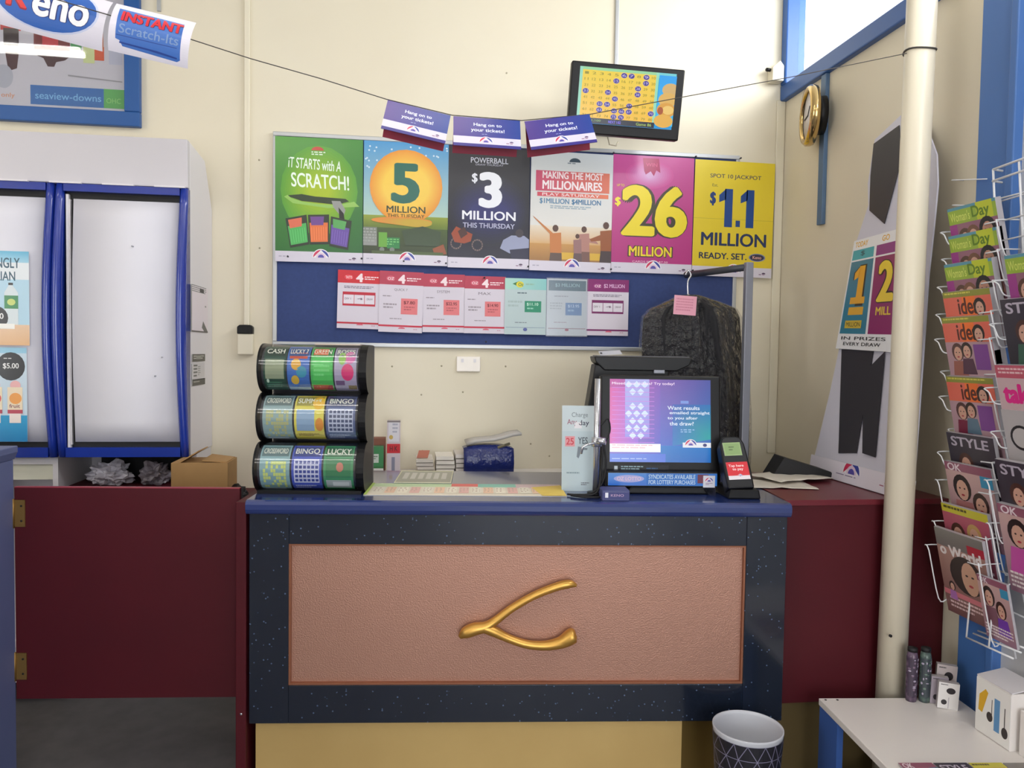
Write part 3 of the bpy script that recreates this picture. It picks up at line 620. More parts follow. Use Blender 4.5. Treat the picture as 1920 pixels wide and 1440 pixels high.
for (a, b) in ((305, 670), (292, 705), (249, 462)): q = wy(a, b, YF-.01); obj('screw_plug', MB().cyl((q.x, q.y-.012, q.z), (q.x, q.y+.012, q.z), .003, seg=8), mat('plug_mid', (160, 160, 168), .6), t, world=True)
# posters on the left door
def lp(pxl, py0, px1, py1, y, w):
    b = wy(px1, py1, y); a = wy(px1, py0, y); return (b.x-w/2, y, b.z), a.z-b.z
YQ = YF-.034
pos, h = lp(0, 472, 56, 648, YQ, .34)
p = Print(.34, h, (226, 232, 236)); p.rect(0, 0, 1, .12, (96, 180, 214), (160, 206, 226)); p.rect(.5, .3, .5, .5, (178, 212, 230)); p.rect(0, .78, 1, .22, (230, 196, 164), (224, 178, 130))
p.text('REFRESHINGLY', .24, .07, .66, .11, (40, 84, 104), .02); p.text('AUSTRALIAN', .27, .215, .58, .1, (40, 84, 104), .02)
for (x, cc) in ((.1, (150, 40, 90)), (.28, (220, 150, 50)), (.47, (190, 40, 76)), (.73, (66, 140, 90))):
    p.rect(x+.045, .335, .05, .025, (40, 40, 46)); p.poly([(x+.05, .36), (x+.09, .36), (x+.15, .44), (x+.15, .78), (x, .78), (x, .44)], (212, 222, 226)); p.rect(x, .47, .15, .14, cc); p.ell(x+.075, .54, .045, .035, (200, 214, 120))
p.ell(.62, .71, .15, .13, (26, 26, 30)); p.text('2 FOR', .56, .62, .1, .025, (220, 220, 220), .01); p.text('$5.00', .52, .66, .2, .07, (225, 225, 225), .02); p.rect(.44, .77, .4, .055, (240, 238, 232)); p.lines(.46, .785, .35, .03, 1, (90, 80, 80)); p.rect(.44, .87, .13, .07, (30, 24, 34)); p.text('OTR', .47, .89, .08, .03, (220, 180, 90), .01)
o = p.build('door_poster', P_GLOSS, M=at(pos)); tag(o, 'drinks poster lettered ...INGLY ...LIAN on the left cooler door', 'poster')
pos, h = lp(0, 652, 52, 828, YF-.024, .33)
p = Print(.33, h, (196, 214, 228)); p.rect(0, .72, 1, .28, (40, 160, 210), (20, 130, 190)); p.rect(0, 0, 1, .06, (146, 198, 222)); p.lines(.5, .1, .45, .03, 1, (90, 120, 150)); p.ell(.82, .2, .16, .15, (22, 26, 34)); p.text('$5.00', .73, .165, .18, .065, (225, 225, 225), .02); p.lines(.74, .11, .16, .02, 1, (200, 200, 200)); p.text('FRESH', .1, .3, .5, .1, (60, 100, 120), .02)
for k, x in enumerate((.05, .3, .55, .78)):
    p.ell(x+.09, .4, .06, .05, (232, 176, 176)); p.rect(x, .42, .17, .24, (236, 218, 190)); p.ell(x+.09, .54, .07, .06, ((226, 120, 60), (214, 80, 90), (220, 90, 90), (236, 160, 80))[k]); p.rect(x, .66, .17, .04, (186, 70, 90)); p.rect(x+.02, .7, .13, .1, (240, 226, 220)); p.text('fruit', x+.02, .6, .12, .04, (120, 40, 70), .01)
o = p.build('door_poster', P_GLOSS, M=at(pos)); tag(o, 'blue bottled juice poster low on the left cooler door', 'poster')
# torn labels on the cooler's side (side faces +X)
def side_sheet(px0, py0, px1, py1, bg, paint, label):
    a = wx(px0, py0, xr+.001); b = wx(px1, py1, xr+.001); p = Print(abs(b.y-a.y), abs(a.z-b.z), bg, th=.001); paint(p)
    o = p.build('side_sticker', P_PAPER, M=at((xr-.001, (a.y+b.y)/2, b.z), rz=R(90))); tag(o, label, 'sticker')
def s1(p):
    p.lines(.0, .0, .9, .16, 4, (120, 124, 120)); p.rect(.5, .04, .25, .09, (60, 58, 60)); p.poly([(.7, .75), (1, .98), (.8, 1), (.62, .9)], (110, 108, 104)); p.rect(0, .0, .04, 1, (150, 146, 146)); p.rect(0, .975, 1, .025, (90, 84, 84)); p.ell(.85, .42, .05, .02, (150, 150, 146))
side_sheet(359, 532, 390, 624, (226, 216, 222), s1, 'torn white label curling off the cooler side')
side_sheet(361, 664, 385, 677, (96, 94, 86), lambda p: (p.lines(.1, .2, .8, .6, 2, (190, 188, 180)), p.rect(.3, .2, .35, .5, (150, 150, 140))), 'small grey sticker on the cooler side below the torn label')
side_sheet(361, 681, 384, 710, (208, 204, 204), lambda p: (p.lines(.1, .1, .3, .8, 4, (80, 84, 76)), p.lines(.45, .2, .2, .6, 5, (140, 140, 134))), 'small barcode sticker between the two grey stickers')
side_sheet(361, 712, 385, 720, (90, 88, 82), lambda p: p.lines(.1, .3, .8, .4, 1, (170, 168, 160)), 'lowest thin dark sticker on the cooler side')

# stand under the cooler
t = thing('cooler_stand', 'white boxy stand with open shelves carrying the cooler', 'stand', ((xr+XLc)/2, YF+.2, 0))
xsd = wy(105, 880, YF+.03).x
y0, y1 = YF+.03, D-.005
y0 += .12
sz = wy(105, 912, YF).z-.02
st = MB().box(XLc, y0, 0, XLc+.02, y1, zb-.002).box(xsd-.012, y0, 0, xsd+.008, y1, zb-.002).box(xr-.03, y0, 0, xr-.01, y1, zb-.002).box(XLc+.02, y1-.02, 0, xr-.03, y1, zb-.002).box(XLc+.02, y0, zb-.03, xsd-.012, y1-.02, zb-.002)
obj('carcass', st, M_WHITE, t, world=True)
obj('cavity_shade', MB().box(xsd+.05, y1-.024, sz+.001, xr-.031, y1-.021, zb-.003).box(xr-.034, y0, sz+.001, xr-.031, y1-.024, zb-.003), M_DARK, t, world=True)  # dark sheets put the shade of the gap into the colour
obj('apron', MB().box(XLc, y0-.12, .5, XLc+.02, y0, zb-.002).box(xsd-.012, y0-.12, .5, xsd+.008, y0, zb-.002).box(XLc+.02, y0-.12, zb-.03, xsd-.012, y0, zb-.002), M_WHITE, t, world=True); y0 -= .12
obj('shelf', B(XLc+.02, y0, .1, xsd-.012, y1-.02, .12), M_WHITE, t, world=True)
sz = wy(105, 912, YF).z-.02
obj('shelf', B(xsd+.008, y0, sz-.02, xr-.03, y1-.02, sz), M_BURG, t, world=True)
obj('drawer_front', B(XLc+.03, y0+.02, wy(60, 903, YF).z, xsd-.02, y0+.04, wy(60, 864, YF).z), mat('cream_drawer', (226, 224, 206), .5), t, world=True)
# crumpled bags in the stand
for i, (px, py, sx, szz, m, lb) in enumerate(((208, 895, .08, .05, M_BAG, 'crumpled silver plastic bag in the dark gap under the cooler'), (290, 893, .06, .046, mat('darker_bag', (140, 132, 140), .35), 'dull grey crumpled bag right of the silver one under the cooler'))):
    q = wy(px, py, YF+.16); o = obj('crumpled_bag', MB().blob((q.x, q.y, sz+szz*.95), (sx, .07, szz), seed=i+3, amp=.55, sub=4, freq=2.6), m); tag(o, lb, 'plastic bag')
# tan carton on a small table
q0 = wy(332, 905, 3.25); q1 = wy(440, 918, 3.25); top = wy(385, 862, 3.25)
cz = 0.84
t = thing('wall_shelf', 'burgundy wall shelf behind the swing gate carrying the carton', 'shelf', ((q0.x+q1.x)/2, 3.27, 0))
obj('shelf_board', B(xr+.004, 3.12, cz-.03, -.55, D-.002, cz), M_BURG, t, world=True); obj('bracket', B(-.6, 3.3, cz-.3, -.57, D-.002, cz-.03), M_BURG, t, world=True)
t = thing('cardboard_carton', 'brown cardboard carton standing right of the cooler', 'carton', ((q0.x+q1.x)/2, 3.25, cz))
x0, x1 = q0.x, q1.x-.01; zt_ = wy(385, 866, 3.2).z
obj('carton_body', MB().box(x0, 3.17, cz, x1, 3.34, zt_), M_TAN, t, world=True)
obj('flap', MB().add([(x0+.03, 3.175, zt_+.001), (x0+.03, 3.33, zt_+.001), (x0+.1, 3.33, zt_+.045), (x0+.1, 3.175, zt_+.045)], [(0, 1, 2, 3)]), M_TAN, t, world=True, solid=.004)
obj('flap', MB().add([(x1-.005, 3.175, zt_+.001), (x1-.005, 3.33, zt_+.001), (x1-.1, 3.34, zt_+.012), (x1-.1, 3.18, zt_+.008)], [(0, 1, 2, 3)]), M_TAN, t, world=True, solid=.004)
q = wy(437, 915, 3.2); o = obj('black_bag', MB().blob((q.x+.01, 3.22, cz+.055), (.045, .045, .052), seed=5, amp=.3), M_DARK); tag(o, 'small black bag beside the brown carton behind the gate', 'bag')

# ================================================================== COUNTERS
UL, UR = wc(467, 1100).x, wc(1473, 1100).x
zk = .268
t = thing('service_counter', 'blue-black granite counter with a copper front panel and gold wishbone', 'counter', (0, 0, 0), M=MC)
cu0, cu1, cz0, cz1 = wc(541, 1150).x, wc(1396, 1150).x, wc(960, 1284).z, wc(960, 1022).z
WD = .6
bd = MB().box(UL, 0, zk, cu0, .06, ZC-.045).box(cu1, 0, zk, UR, .06, ZC-.045).box(cu0, 0, zk, cu1, .06, cz0).box(cu0, 0, cz1, cu1, .06, ZC-.045)
obj('granite_front', bd, M_GRAN, t, bevel=.002)
obj('copper_panel', B(cu0+.0005, .018, cz0+.0005, cu1-.0005, .03, cz1-.0005), M_COPPER, t)
obj('copper_trim', MB().box(cu0, .004, cz0, cu0+.006, .018, cz1).box(cu1-.006, .004, cz0, cu1, .018, cz1).box(cu0+.006, .004, cz0, cu1-.006, .018, cz0+.006).box(cu0+.006, .004, cz1-.006, cu1-.006, .018, cz1), mat('dull_copper', (150, 96, 70), .5, metal=.4), t)
obj('carcass', MB().box(UL+.005, .061, 0, UL+.03, WD, ZC-.05).box(UR-.03, .061, 0, UR-.005, WD, ZC-.05).box(UL+.03, .35, .1, UR-.03, WD, .13), M_BURG, t)
obj('kick_plate', B(UL+.012, .035, 0, wc(1283, 1400).x, .055, zk), M_GOLD, t)
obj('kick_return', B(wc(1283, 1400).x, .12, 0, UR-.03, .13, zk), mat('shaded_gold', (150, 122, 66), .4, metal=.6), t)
# worktop with a rounded nose
nose = [(-.012, ZC-.04), (-.016, ZC-.03), (-.016, ZC-.014), (-.010, ZC-.004), (0, ZC), (WD+.03, ZC), (WD+.03, ZC-.045), (-.008, ZC-.045)]
obj('worktop', MB().prism(nose, UL-.008, UR+.008, lambda a, b, d: (d, a, b)), M_CTOP, t)
# wishbone emblem
def W_(px, py, w=-.012): q = wc(px, py, 0); return Vector((q.x, w, q.z))
def spl(pts, n=6):
    out = []
    for i in range(len(pts)-1):
        p0 = pts[max(i-1, 0)]; p1_ = pts[i]; p2_ = pts[i+1]; p3_ = pts[min(i+2, len(pts)-1)]
        for k in range(n):
            u = k/n; out.append(tuple(.5*((2*b)+(-a+c)*u+(2*a-5*b+4*c-d)*u*u+(-a+3*b-3*c+d)*u**3) for a, b, c, d in zip(p0, p1_, p2_, p3_)))
    out.append(tuple(pts[-1])); return out
em = MB()
for path in (((862, 1192, 4), (873, 1184, 11), (890, 1177, 12), (910, 1173, 10), (928, 1162, 8), (960, 1138, 7.5), (1000, 1115, 7.5), (1040, 1099, 8), (1066, 1093, 8), (1080, 1096, 3)),
             ((885, 1176, 6), (905, 1174, 10), (925, 1181, 10), (950, 1193, 8), (985, 1205, 8), (1020, 1208, 9), (1048, 1203, 11), (1064, 1195, 14), (1074, 1188, 14), (1079, 1186, 7))):
    pp = spl(path); em.tube([W_(a, b) for a, b, r_ in pp], [r_*.00175 for a, b, r_ in pp], 14, flat=(1, 1.1, 1))
obj('wishbone_emblem', em, M_EMB, t)
# red side panel at the left end
q = MB().box(UL-.042, -.004, 0, UL-.009, WD, ZC-.008)
t2 = obj('side_panel', q, M_BURG, t, bevel=.002); tag(t2, 'thin burgundy upright end panel')
q = wc(452, 1339, -.004); obj('screw', MB().cyl((q.x, -.006, q.z), (q.x, -.001, q.z), .004, seg=10), M_CHROME, t2)

# burgundy side counter
t = thing('side_counter', 'burgundy side counter between the granite counter and the right wall', 'counter', (1.58, 2.47, 0))
sx0 = (MC @ Vector((UR, 0, 0))).x+.016
obj('front_panel', B(sx0, 2.46, .30, XW-.002, 2.48, ZC-.02), M_BURG, t, world=True)
obj('worktop', MB().prism([(sx0, 2.452), (XW-.002, 2.452), (XW-.002, 3.06), (sx0+.075, 3.06)], ZC-.02, ZC, lambda a, b, d: (a, b, d)), mat('burgundy_top', (104, 30, 42), .35), t, world=True, bevel=.002)
obj('kick_plate', B(sx0, 2.5, 0, XW-.002, 2.51, .30), mat('olive_gold', (120, 102, 66), .45, metal=.4), t, world=True)
obj('back_panel', B(sx0+.08, 3.03, 0, XW-.002, 3.05, ZC-.02), M_BURG, t, world=True)

# swing gate with brass hinges
gx = wy(26, 1000, 2.728).x
gl, gr = Vector((gx+.001, 2.732, 0)), Vector((-.555, 2.672, 0))
ga = math.atan2(gr.y-gl.y, gr.x-gl.x); GL = (gr-gl).length
t = thing('swing_gate', 'burgundy swing gate closing the gap left of the granite counter', 'gate', gl, M=Matrix.Rotation(ga, 4, 'Z'))
gzt = wy(240, 914, 2.70).z; gzb = wy(240, 1309, 2.70).z
obj('gate_panel', B(0, 0, gzb, GL, .018, gzt-.003), M_BURG, t)
obj('edge_band', B(0, 0, gzt-.003, GL, .018, gzt), M_BURGE, t)
for py in (966, 1256):
    z = wy(25, py, 2.7).z; h = .045
    hg = MB().box(.0, -.004, z-h, .035, -.0005, z+h).box(-.024, -.004, z-h, -.003, -.001, z+h).cyl((-.002, -.006, z-h-.004), (-.002, -.006, z+h+.004), .005, seg=10)
    hh = obj('hinge', hg, M_BRASS, t)
    sc = MB()
    for a in (-.025, .025):
        for x in (.024,): sc.cyl((x, -.0055, z+a), (x, -.003, z+a), .0035, seg=8)
    obj('screw', sc, M_DARK, hh)
# slate-blue end of the neighbouring counter, far left
t = thing('slate_counter_end', 'slate blue counter end at the far left edge, hinged to the gate', 'counter', (-1.45, 2.2, 0))
sxr = gx; syb = wy(27, 1000, 1).x
zt2 = wx(20, 850, sxr).z
obj('body', B(-1.9, 1.3, 0, sxr, 2.728, 1.12), M_SLATE, t, world=True)
obj('top', MB().prism([(-1.9, 1.12), (sxr-.002, 1.12), (sxr+.008, 1.145), (sxr+.008, 1.165), (-1.9, 1.165)], 1.28, 2.745, lambda a, b, d: (a, d, b)), M_SLATE, t, world=True, bevel=.003)

# ================================================================== ON THE COUNTER
# --- ticket dispenser: three clear drums
def cw(px, w): return wc(px, 800, w).x
DL, DR = wc(492, 700, .2).x, wc(692, 700, .2).x
t = thing('ticket_dispenser', 'three-tier scratch ticket dispenser with clear curved covers, left on the counter', 'ticket dispenser', MC @ Vector(((DL+DR)/2, .2, ZC)), M=Matrix.Rotation(CA, 4, 'Z'))
dw = (DR-DL)/2
ztd = wc(600, 646, .2).z - ZC
tiers = [(.128, .105, .17, 0), (.128+.175, .1, .195, 1), (.128+.34, .098, .205, 2)]   # centre z, radius, centre y(offset), idx
H3 = ztd/3.0
rr = H3/2
bodies = []
tickets = {
 2: [((30, 74, 58), (150, 170, 150), 'CASH'), ((60, 110, 190), (226, 150, 60), 'LUCKY 7'), ((70, 186, 90), (214, 90, 60), 'GREEN'), ((180, 170, 196), (226, 60, 130), 'ROSES')],
 1: [((150, 176, 176), (190, 190, 130), 'CROSSWORD'), ((230, 216, 90), (150, 176, 214), 'SUMMER'), ((96, 108, 150), (200, 206, 226), 'BINGO')],
 0: [((140, 176, 180), (214, 224, 120), 'CROSSWORD'), ((74, 92, 190), (214, 216, 236), 'BINGO'), ((66, 150, 96), (170, 180, 176), 'LUCKY')]}
yc0 = {0: -.035, 1: 0.0, 2: .012}
for k in range(3):
    zc = H3*(k+.5); yc = yc0[k]
    # inner dark trough
    n = 18
    prof = [(yc-rr*.86*math.sin(R(a)), zc+rr*.86*math.cos(R(a))) for a in range(0, 181, 10)] + [(.12, zc-rr*.86), (.12, zc+rr*.86)]
    obj('drum', MB().prism(prof, -dw+.012, dw-.03, lambda a, b, d: (d, a, b)), mat('smoke_grey_plastic', (58, 58, 66), .35), t)
    L = tickets[k]; ww = (2*dw-.05)/len(L)
    for i, (c1, c2, nm) in enumerate(L):
        xc = -dw+.018+ww*(i+.5); r2 = rr*.9; hgt = r2*2.15
        def warp(x, z, d, xc=xc, yc=yc, zc=zc, r2=r2, hgt=hgt):
            a = (z/hgt)*R(150)+R(15); rad = r2+d+.001
            return Vector((xc+x, yc-rad*math.sin(a), zc-rad*math.cos(a)))
        p = Print(ww*.94, hgt, c1, warp=warp, n=10)
        p.rect(.05, .05, .9, .22, tuple(int(q*.7) for q in c1)); p.text(nm, .1, .1, .8, .12, (235, 236, 220), .02)
        rnd = random.Random(k*10+i)
        if nm in ('CROSSWORD',):
            for a in range(9):
                for b in range(8):
                    if rnd.random() < .6: p.rect(.12+a*.085, .36+b*.065, .075, .055, c2); p.l -= 1
            p.rect(.1, .9, .7, .07, (210, 225, 235))
        elif nm == 'BINGO':
            p.rect(.08, .32, .84, .42, c2)
            for a in range(6):
                for b in range(5): p.rect(.12+a*.135, .35+b*.078, .1, .05, tuple(int(q*.8) for q in c1)); p.l -= 1
            p.lines(.1, .8, .7, .12, 2, (200, 206, 236))
        elif nm == 'SUMMER':
            p.rect(.08, .34, .6, .38, (150, 178, 206)); p.ell(.8, .2, .2, .14, (240, 190, 50)); p.ell(.85, .6, .14, .12, (230, 150, 60)); p.lines(.12, .78, .7, .08, 2, (150, 120, 40))
        elif nm == 'ROSES':
            p.ell(.7, .28, .25, .12, (220, 110, 170)); p.ell(.35, .3, .17, .12, (150, 196, 90)); p.ell(.6, .55, .28, .15, (226, 50, 120)); p.rect(.6, .8, .38, .12, (140, 120, 70)); p.rect(.05, .7, .4, .1, (120, 90, 130))
        elif nm == 'GREEN':
            p.rect(.1, .08, .65, .16, (226, 110, 64)); p.rect(.1, .3, .85, .4, (84, 200, 96)); p.lines(.15, .35, .7, .3, 4, (120, 220, 130)); p.rect(.05, .8, .9, .16, (176, 60, 74))
        elif nm == 'LUCKY 7':
            p.rect(.1, .2, .8, .12, (206, 80, 50)); p.ell(.4, .42, .22, .1, (230, 170, 50)); p.ell(.65, .55, .24, .1, (60, 150, 176)); p.ell(.35, .7, .18, .09, (220, 180, 60)); p.rect(.02, .86, .96, .1, (180, 206, 226))
        elif nm == 'CASH':
            p.rect(.08, .34, .84, .34, (150, 160, 130)); p.lines(.1, .74, .7, .16, 3, (70, 130, 100)); p.ell(.18, .72, .06, .04, (200, 220, 200))
        else:
            p.rect(.08, .3, .84, .34, (56, 130, 84)); p.ell(.55, .45, .12, .08, (200, 120, 100)); p.rect(.08, .68, .84, .2, (180, 190, 186)); p.rect(.3, .72, .55, .1, (226, 230, 226))
        p.build('ticket', P_GLOSS, t)
    # clear cover
    cv = MB().grid(1, 20, lambda a, b: (-dw+.004+(2*dw-.03)*a, yc-rr*math.sin(R(-10+190*b)), zc+rr*math.cos(R(-10+190*b))))
    obj('clear_cover', cv, M_COVER, t)
    for s in (0, 1):
        x = -dw if s == 0 else dw-.026
        pr_ = [(yc-(rr+.001)*math.sin(R(a)), zc+(rr+.001)*math.cos(R(a))) for a in range(0, 181, 12)] + [(.11, zc-rr), (.11, zc+rr)]
        obj('end_cap', MB().prism(pr_, x, x+(.006 if s == 0 else .026), lambda a, b, d: (d, a, b)), M_BLACK, t)
obj('back_spine', B(-dw+.004, .121, 0, dw, .14, ztd), mat('grey_spine', (96, 92, 92), .5), t, bevel=.004)
obj('label_holder', B(.0, -.02, ztd-.001, dw-.028, .1, ztd+.003), mat('beige_plastic', (206, 190, 176), .4), t)
obj('base_foot', B(-dw+.01, -.1, 0, dw-.01, .12, .012), M_BLACK, t)

# --- mats on the counter
def flat(name, px0, py0, px1, py1, bg, paint, label, cat, z=ZC+.0005, m=None, w=None):
    a = MCi @ wz((px0+px1)/2, py1, z); b = MCi @ wz((px0+px1)/2, py0, z); l = MCi @ wz(px0, py1, z); r_ = MCi @ wz(px1, py1, z)
    h = b.y-a.y; w = r_.x-l.x; p = Print(w, h, bg); paint(p)
    M = MC @ Matrix.Translation(((l.x+r_.x)/2, a.y, z)) @ Matrix.Rotation(R(-90), 4, 'X')
    o = p.build(name, m or P_PAPER, M=M); tag(o, label, cat); return o
def cm(p):
    p.rect(0, 0, 1, 1, (236, 226, 206)); p.rect(0, 0, .42, .3, (206, 226, 180)); p.rect(.42, 0, .14, .25, (236, 120, 110)); p.rect(.56, 0, .2, .3, (150, 206, 186)); p.rect(.76, 0, .24, .35, (222, 196, 196))
    for i in range(15): p.rect(.03+i*.062, .32, .05, .5, ((240, 232, 214), (244, 206, 176), (250, 240, 220), (236, 190, 180))[i % 4]); p.lines(.035+i*.062, .4, .04, .35, 3, (196, 170, 150), seed=i)
    p.poly([(.84, .3), (1, .1), (1, 1), (.88, 1)], (236, 206, 96)); p.rect(0, 0, .015, 1, (190, 216, 110))
flat('counter_mat', 680, 908, 1062, 930, (236, 226, 206), cm, 'long cream printed mat along the front of the counter', 'counter mat')
def tp(p):
    p.rect(.02, .06, .96, .88, (170, 168, 150))
    for i in range(6): p.rect(.1+i*.14, .2, .09, .5, (206, 202, 190)); p.l -= 1
flat('ticket_tray', 738, 883, 846, 906, (214, 210, 176), tp, 'small grey ticket tray behind the cream counter mat', 'tray', z=ZC+.004)

# --- lottery terminal
w0 = .2
def tq(px, py, w): q = wc(px, py, w); return q
a = wc(1130, 702, w0); b = wc(1352, 908, w0)
tcx = (a.x+b.x)/2
t = thing('lottery_terminal', 'black lottery terminal with a pink and blue touch screen, right on the counter', 'terminal', MC @ Vector((tcx, w0, ZC)), M=Matrix.Rotation(CA, 4, 'Z'))
TW = (b.x-a.x); zbz = b.z-ZC; TH = a.z-b.z
TM = Matrix.Translation((0, 0, zbz)) @ Matrix.Rotation(R(-6), 4, 'X')
obj('monitor_casing', B(-TW/2, -.0, 0, TW/2, .05, TH, M=TM), M_BLACK, t, bevel=.006)
obj('monitor_back', MB().prism([(-.12, .04), (.12, .04), (.1, TH-.06), (-.1, TH-.06)], .05, .12, lambda u, v, d: TM @ Vector((u, d, v))), M_BLACK, t)
s0 = wc(1147, 710, w0); s1_ = wc(1334, 868, w0); scw = s1_.x-s0.x; sch = s0.z-s1_.z
p = Print(scw, sch, (60, 90, 190), th=.001)
p.quad([(0, 0), (.5, 0), (.5, 1), (0, 1)], [rgb(190, 60, 150), rgb(130, 80, 180), rgb(60, 90, 200), rgb(90, 80, 190)])
p.quad([(0, .1), (.28, .1), (.28, .8), (0, .8)], [rgb(214, 70, 160), rgb(170, 80, 190), rgb(140, 90, 210), rgb(206, 70, 170)])
p.quad([(.5, 0), (1, 0), (1, 1), (.5, 1)], [rgb(120, 80, 170), rgb(70, 80, 160), rgb(0, 110, 190), rgb(50, 100, 200)])
p.quad([(.62, .3), (1, .3), (1, .72), (.62, .8)], [rgb(60, 90, 180), rgb(10, 110, 180), rgb(20, 160, 160), rgb(40, 120, 190)])
p.rect(.5, .8, .5, .2, (0, 116, 196), (0, 100, 184)); p.rect(.0, .9, .55, .1, (70, 110, 214))
# lattice of pale diamonds on the screen
p.rect(.15, .0, .24, .7, (170, 170, 230), (140, 130, 220))
for r_ in range(8):
    for c_ in range(3):
        u = .15+c_*.08+(.04 if r_ % 2 else 0); v = .02+r_*.088
        if u+.07 < .42 and not (r_ == 2): p.poly([(u, v+.045), (u+.035, v), (u+.07, v+.045), (u+.035, v+.09)], (206, 222, 250), up=(c_ == 0))
for i in range(13): p.rect(.02, .1+i*.055, .42, .006, (200, 120, 220)); p.l -= 1
p.text('Missed your tickets? Try today!', .02, .035, .62, .04, (246, 220, 246), .02)
for i, s_ in enumerate(('Want results', 'emailed straight', 'to you after', 'the draw?')): p.text(s_, .57+.02*(i % 2), .32+i*.063, (.32, .4, .3, .24)[i], .046, (226, 236, 250), .02)
p.lines(.7, .6, .14, .05, 2, (150, 190, 230)); p.rect(.7, .255, .08, .035, (120, 150, 220)); p.rect(.72, .76, .28, .06, (232, 234, 240)); p.logo(.8, .795, .055); p.ell(.94, .79, .02, .02, (60, 60, 120))
p.rect(0, .78, .5, .1, (252, 252, 252)); p.lines(.02, .79, .4, .06, 2, (236, 190, 200)); p.lines(.02, .955, .6, .02, 1, (170, 190, 236))
p.build('touch_screen', P_SCREEN, t, M=TM @ Matrix.Translation(((s0.x+s1_.x)/2-tcx, -.0005, s1_.z-b.z)))
p = Print(.2, .02, (28, 30, 36)); p.rect(.02, .1, .06, .7, (200, 210, 220)); p.lines(.14, .1, .4, .8, 2, (150, 180, 190)); p.lines(.6, .4, .36, .4, 1, (60, 100, 150))
lb = wc(1150, 880, w0); p.build('bezel_label', P_PAPER, t, M=TM @ Matrix.Translation((lb.x+.1-tcx, -.0005, lb.z-b.z-.006)))
# lit strip below the screen
u0 = wc(1140, 886, w0-.04); u1 = wc(1343, 911, w0-.04); h_ = u0.z-u1.z
obj('strip_holder', B(u0.x-tcx-.006, -.045, u1.z-ZC-.006, u1.x-tcx+.004, 0.0, u0.z-ZC+.006), M_BLACK, t, bevel=.003)
p = Print(u1.x-u0.x, h_, (20, 110, 200)); p.rect(0, 0, .35, 1, (70, 140, 220), (40, 110, 210)); p.ell(.19, .45, .14, .3, (170, 170, 226)); p.text('OZ LOTTO', .08, .3, .22, .3, (236, 200, 220), .02)
p.text('SYNDICATES AVAILABLE', .37, .1, .43, .36, (196, 220, 244), .02); p.text('FOR LOTTERY PURCHASES', .37, .54, .43, .34, (196, 220, 244), .02)
p.rect(.76, .1, .0, .0, (0, 0, 0)); p.rect(.82, .08, .1, .7, (110, 30, 60)); p.ell(.895, .4, .025, .2, (220, 220, 226))
p.build('lit_strip', P_LIT, t, M=Matrix.Translation(((u0.x+u1.x)/2-tcx, -.0455, u1.z-ZC)))
p = Print(.042, .042, (216, 216, 226)); p.logo(.5, .5, .34); p.lines(.2, .62, .6, .2, 2, (150, 110, 150)); q = wc(1329, 914, w0-.047)
p.build('strip_sticker', P_PAPER, t, M=Matrix.Translation((q.x-tcx, -.0475, q.z-ZC)))
obj('base', MB().prism([(-.14, 0), (.16, 0), (.14, .024), (-.12, .024)], -.055, .16, lambda u, v, d: (u, d, v)), M_BLACK, t, bevel=.006)
obj('neck', B(-.06, .03, .05, .06, .1, .2), M_BLACK, t)
# printer head behind / above
a0 = wc(1110, 668, .42); a1 = wc(1290, 700, .42)
t = thing('ticket_printer', 'black ticket printer standing behind the terminal screen', 'printer', MC @ Vector(((a0.x+a1.x)/2, .42, ZC)), M=Matrix.Rotation(CA, 4, 'Z'))
pw_ = a1.x-a0.x; ph_ = a0.z-ZC
obj('tray', MB().prism([(-pw_/2, ph_), (pw_/2, ph_), (pw_/2-.012, ph_-.03), (pw_/2-.06, ph_-.052), (-pw_/2+.04, ph_-.052), (-pw_/2+.005, ph_-.02)], -.06, .06, lambda a, b, d: (a, d, b)), M_BLACK, t, bevel=.004)
obj('tray_top', B(-pw_/2+.01, -.05, ph_+.0005, pw_/2-.01, .05, ph_+.004), mat('charcoal_plastic', (70, 70, 76), .4), t)
obj('column', MB().prism([(-pw_/2+.005, ph_-.03), (.1, ph_-.05), (.1, 0), (-pw_/2-.03, 0), (-pw_/2-.02, ph_-.2)], -.05, .05, lambda a, b, d: (a, d, b)), M_BLACK, t, bevel=.004)
q = wc(1260, 700, .4); obj('grip', B(-.02+.06, -.064, ph_-.06, .06+.02, -.03, ph_-.048), M_STEEL, t)
q = MC @ Vector((a0.x+.06, .42, 0)); p = Print(.085, .05, (184, 186, 196)); p.rect(.03, .3, .1, .4, (60, 60, 66))
o = p.build('paper_slip', P_PAPER, M=at((q.x+.015, q.y, a0.z+.006), rz=CA, rx=R(-72), ry=R(-4))); tag(o, 'white paper slip lying on top of the ticket printer', 'paper')

# --- flyer stand left of the terminal
q0 = wc(1050, 757, .3); q1 = wc(1112, 905, .22)
t = thing('flyer_card', 'pale aqua standing flyer with a red 25, left of the terminal', 'flyer', MC @ Vector(((q0.x+q1.x)/2, .2, ZC)), M=Matrix.Rotation(CA, 4, 'Z'))
fw, fh = (q1.x-q0.x)+.0, q0.z-ZC
p = Print(fw, fh, (186, 202, 208)); p.rect(0, 0, 1, .3, (196, 208, 212)); p.text('Charge', .3, .08, .5, .07, (110, 120, 126), 0); p.text('Any', .16, .16, .3, .08, (150, 90, 110), .01); p.text('day', .52, .17, .32, .08, (60, 60, 80), .01)
p.rect(.1, .36, .3, .12, (222, 150, 156)); p.text('25', .13, .38, .24, .08, (206, 66, 80), .02); p.text('YES', .5, .37, .3, .08, (90, 100, 110), .02); p.lines(.15, .78, .7, .03, 1, (130, 150, 160)); p.poly([(.5, .48), (.8, .5), (.78, .52), (.62, .52), (.52, .62), (.46, .6)], (120, 130, 140)); p.lines(.6, .9, .25, .04, 2, (90, 90, 100))
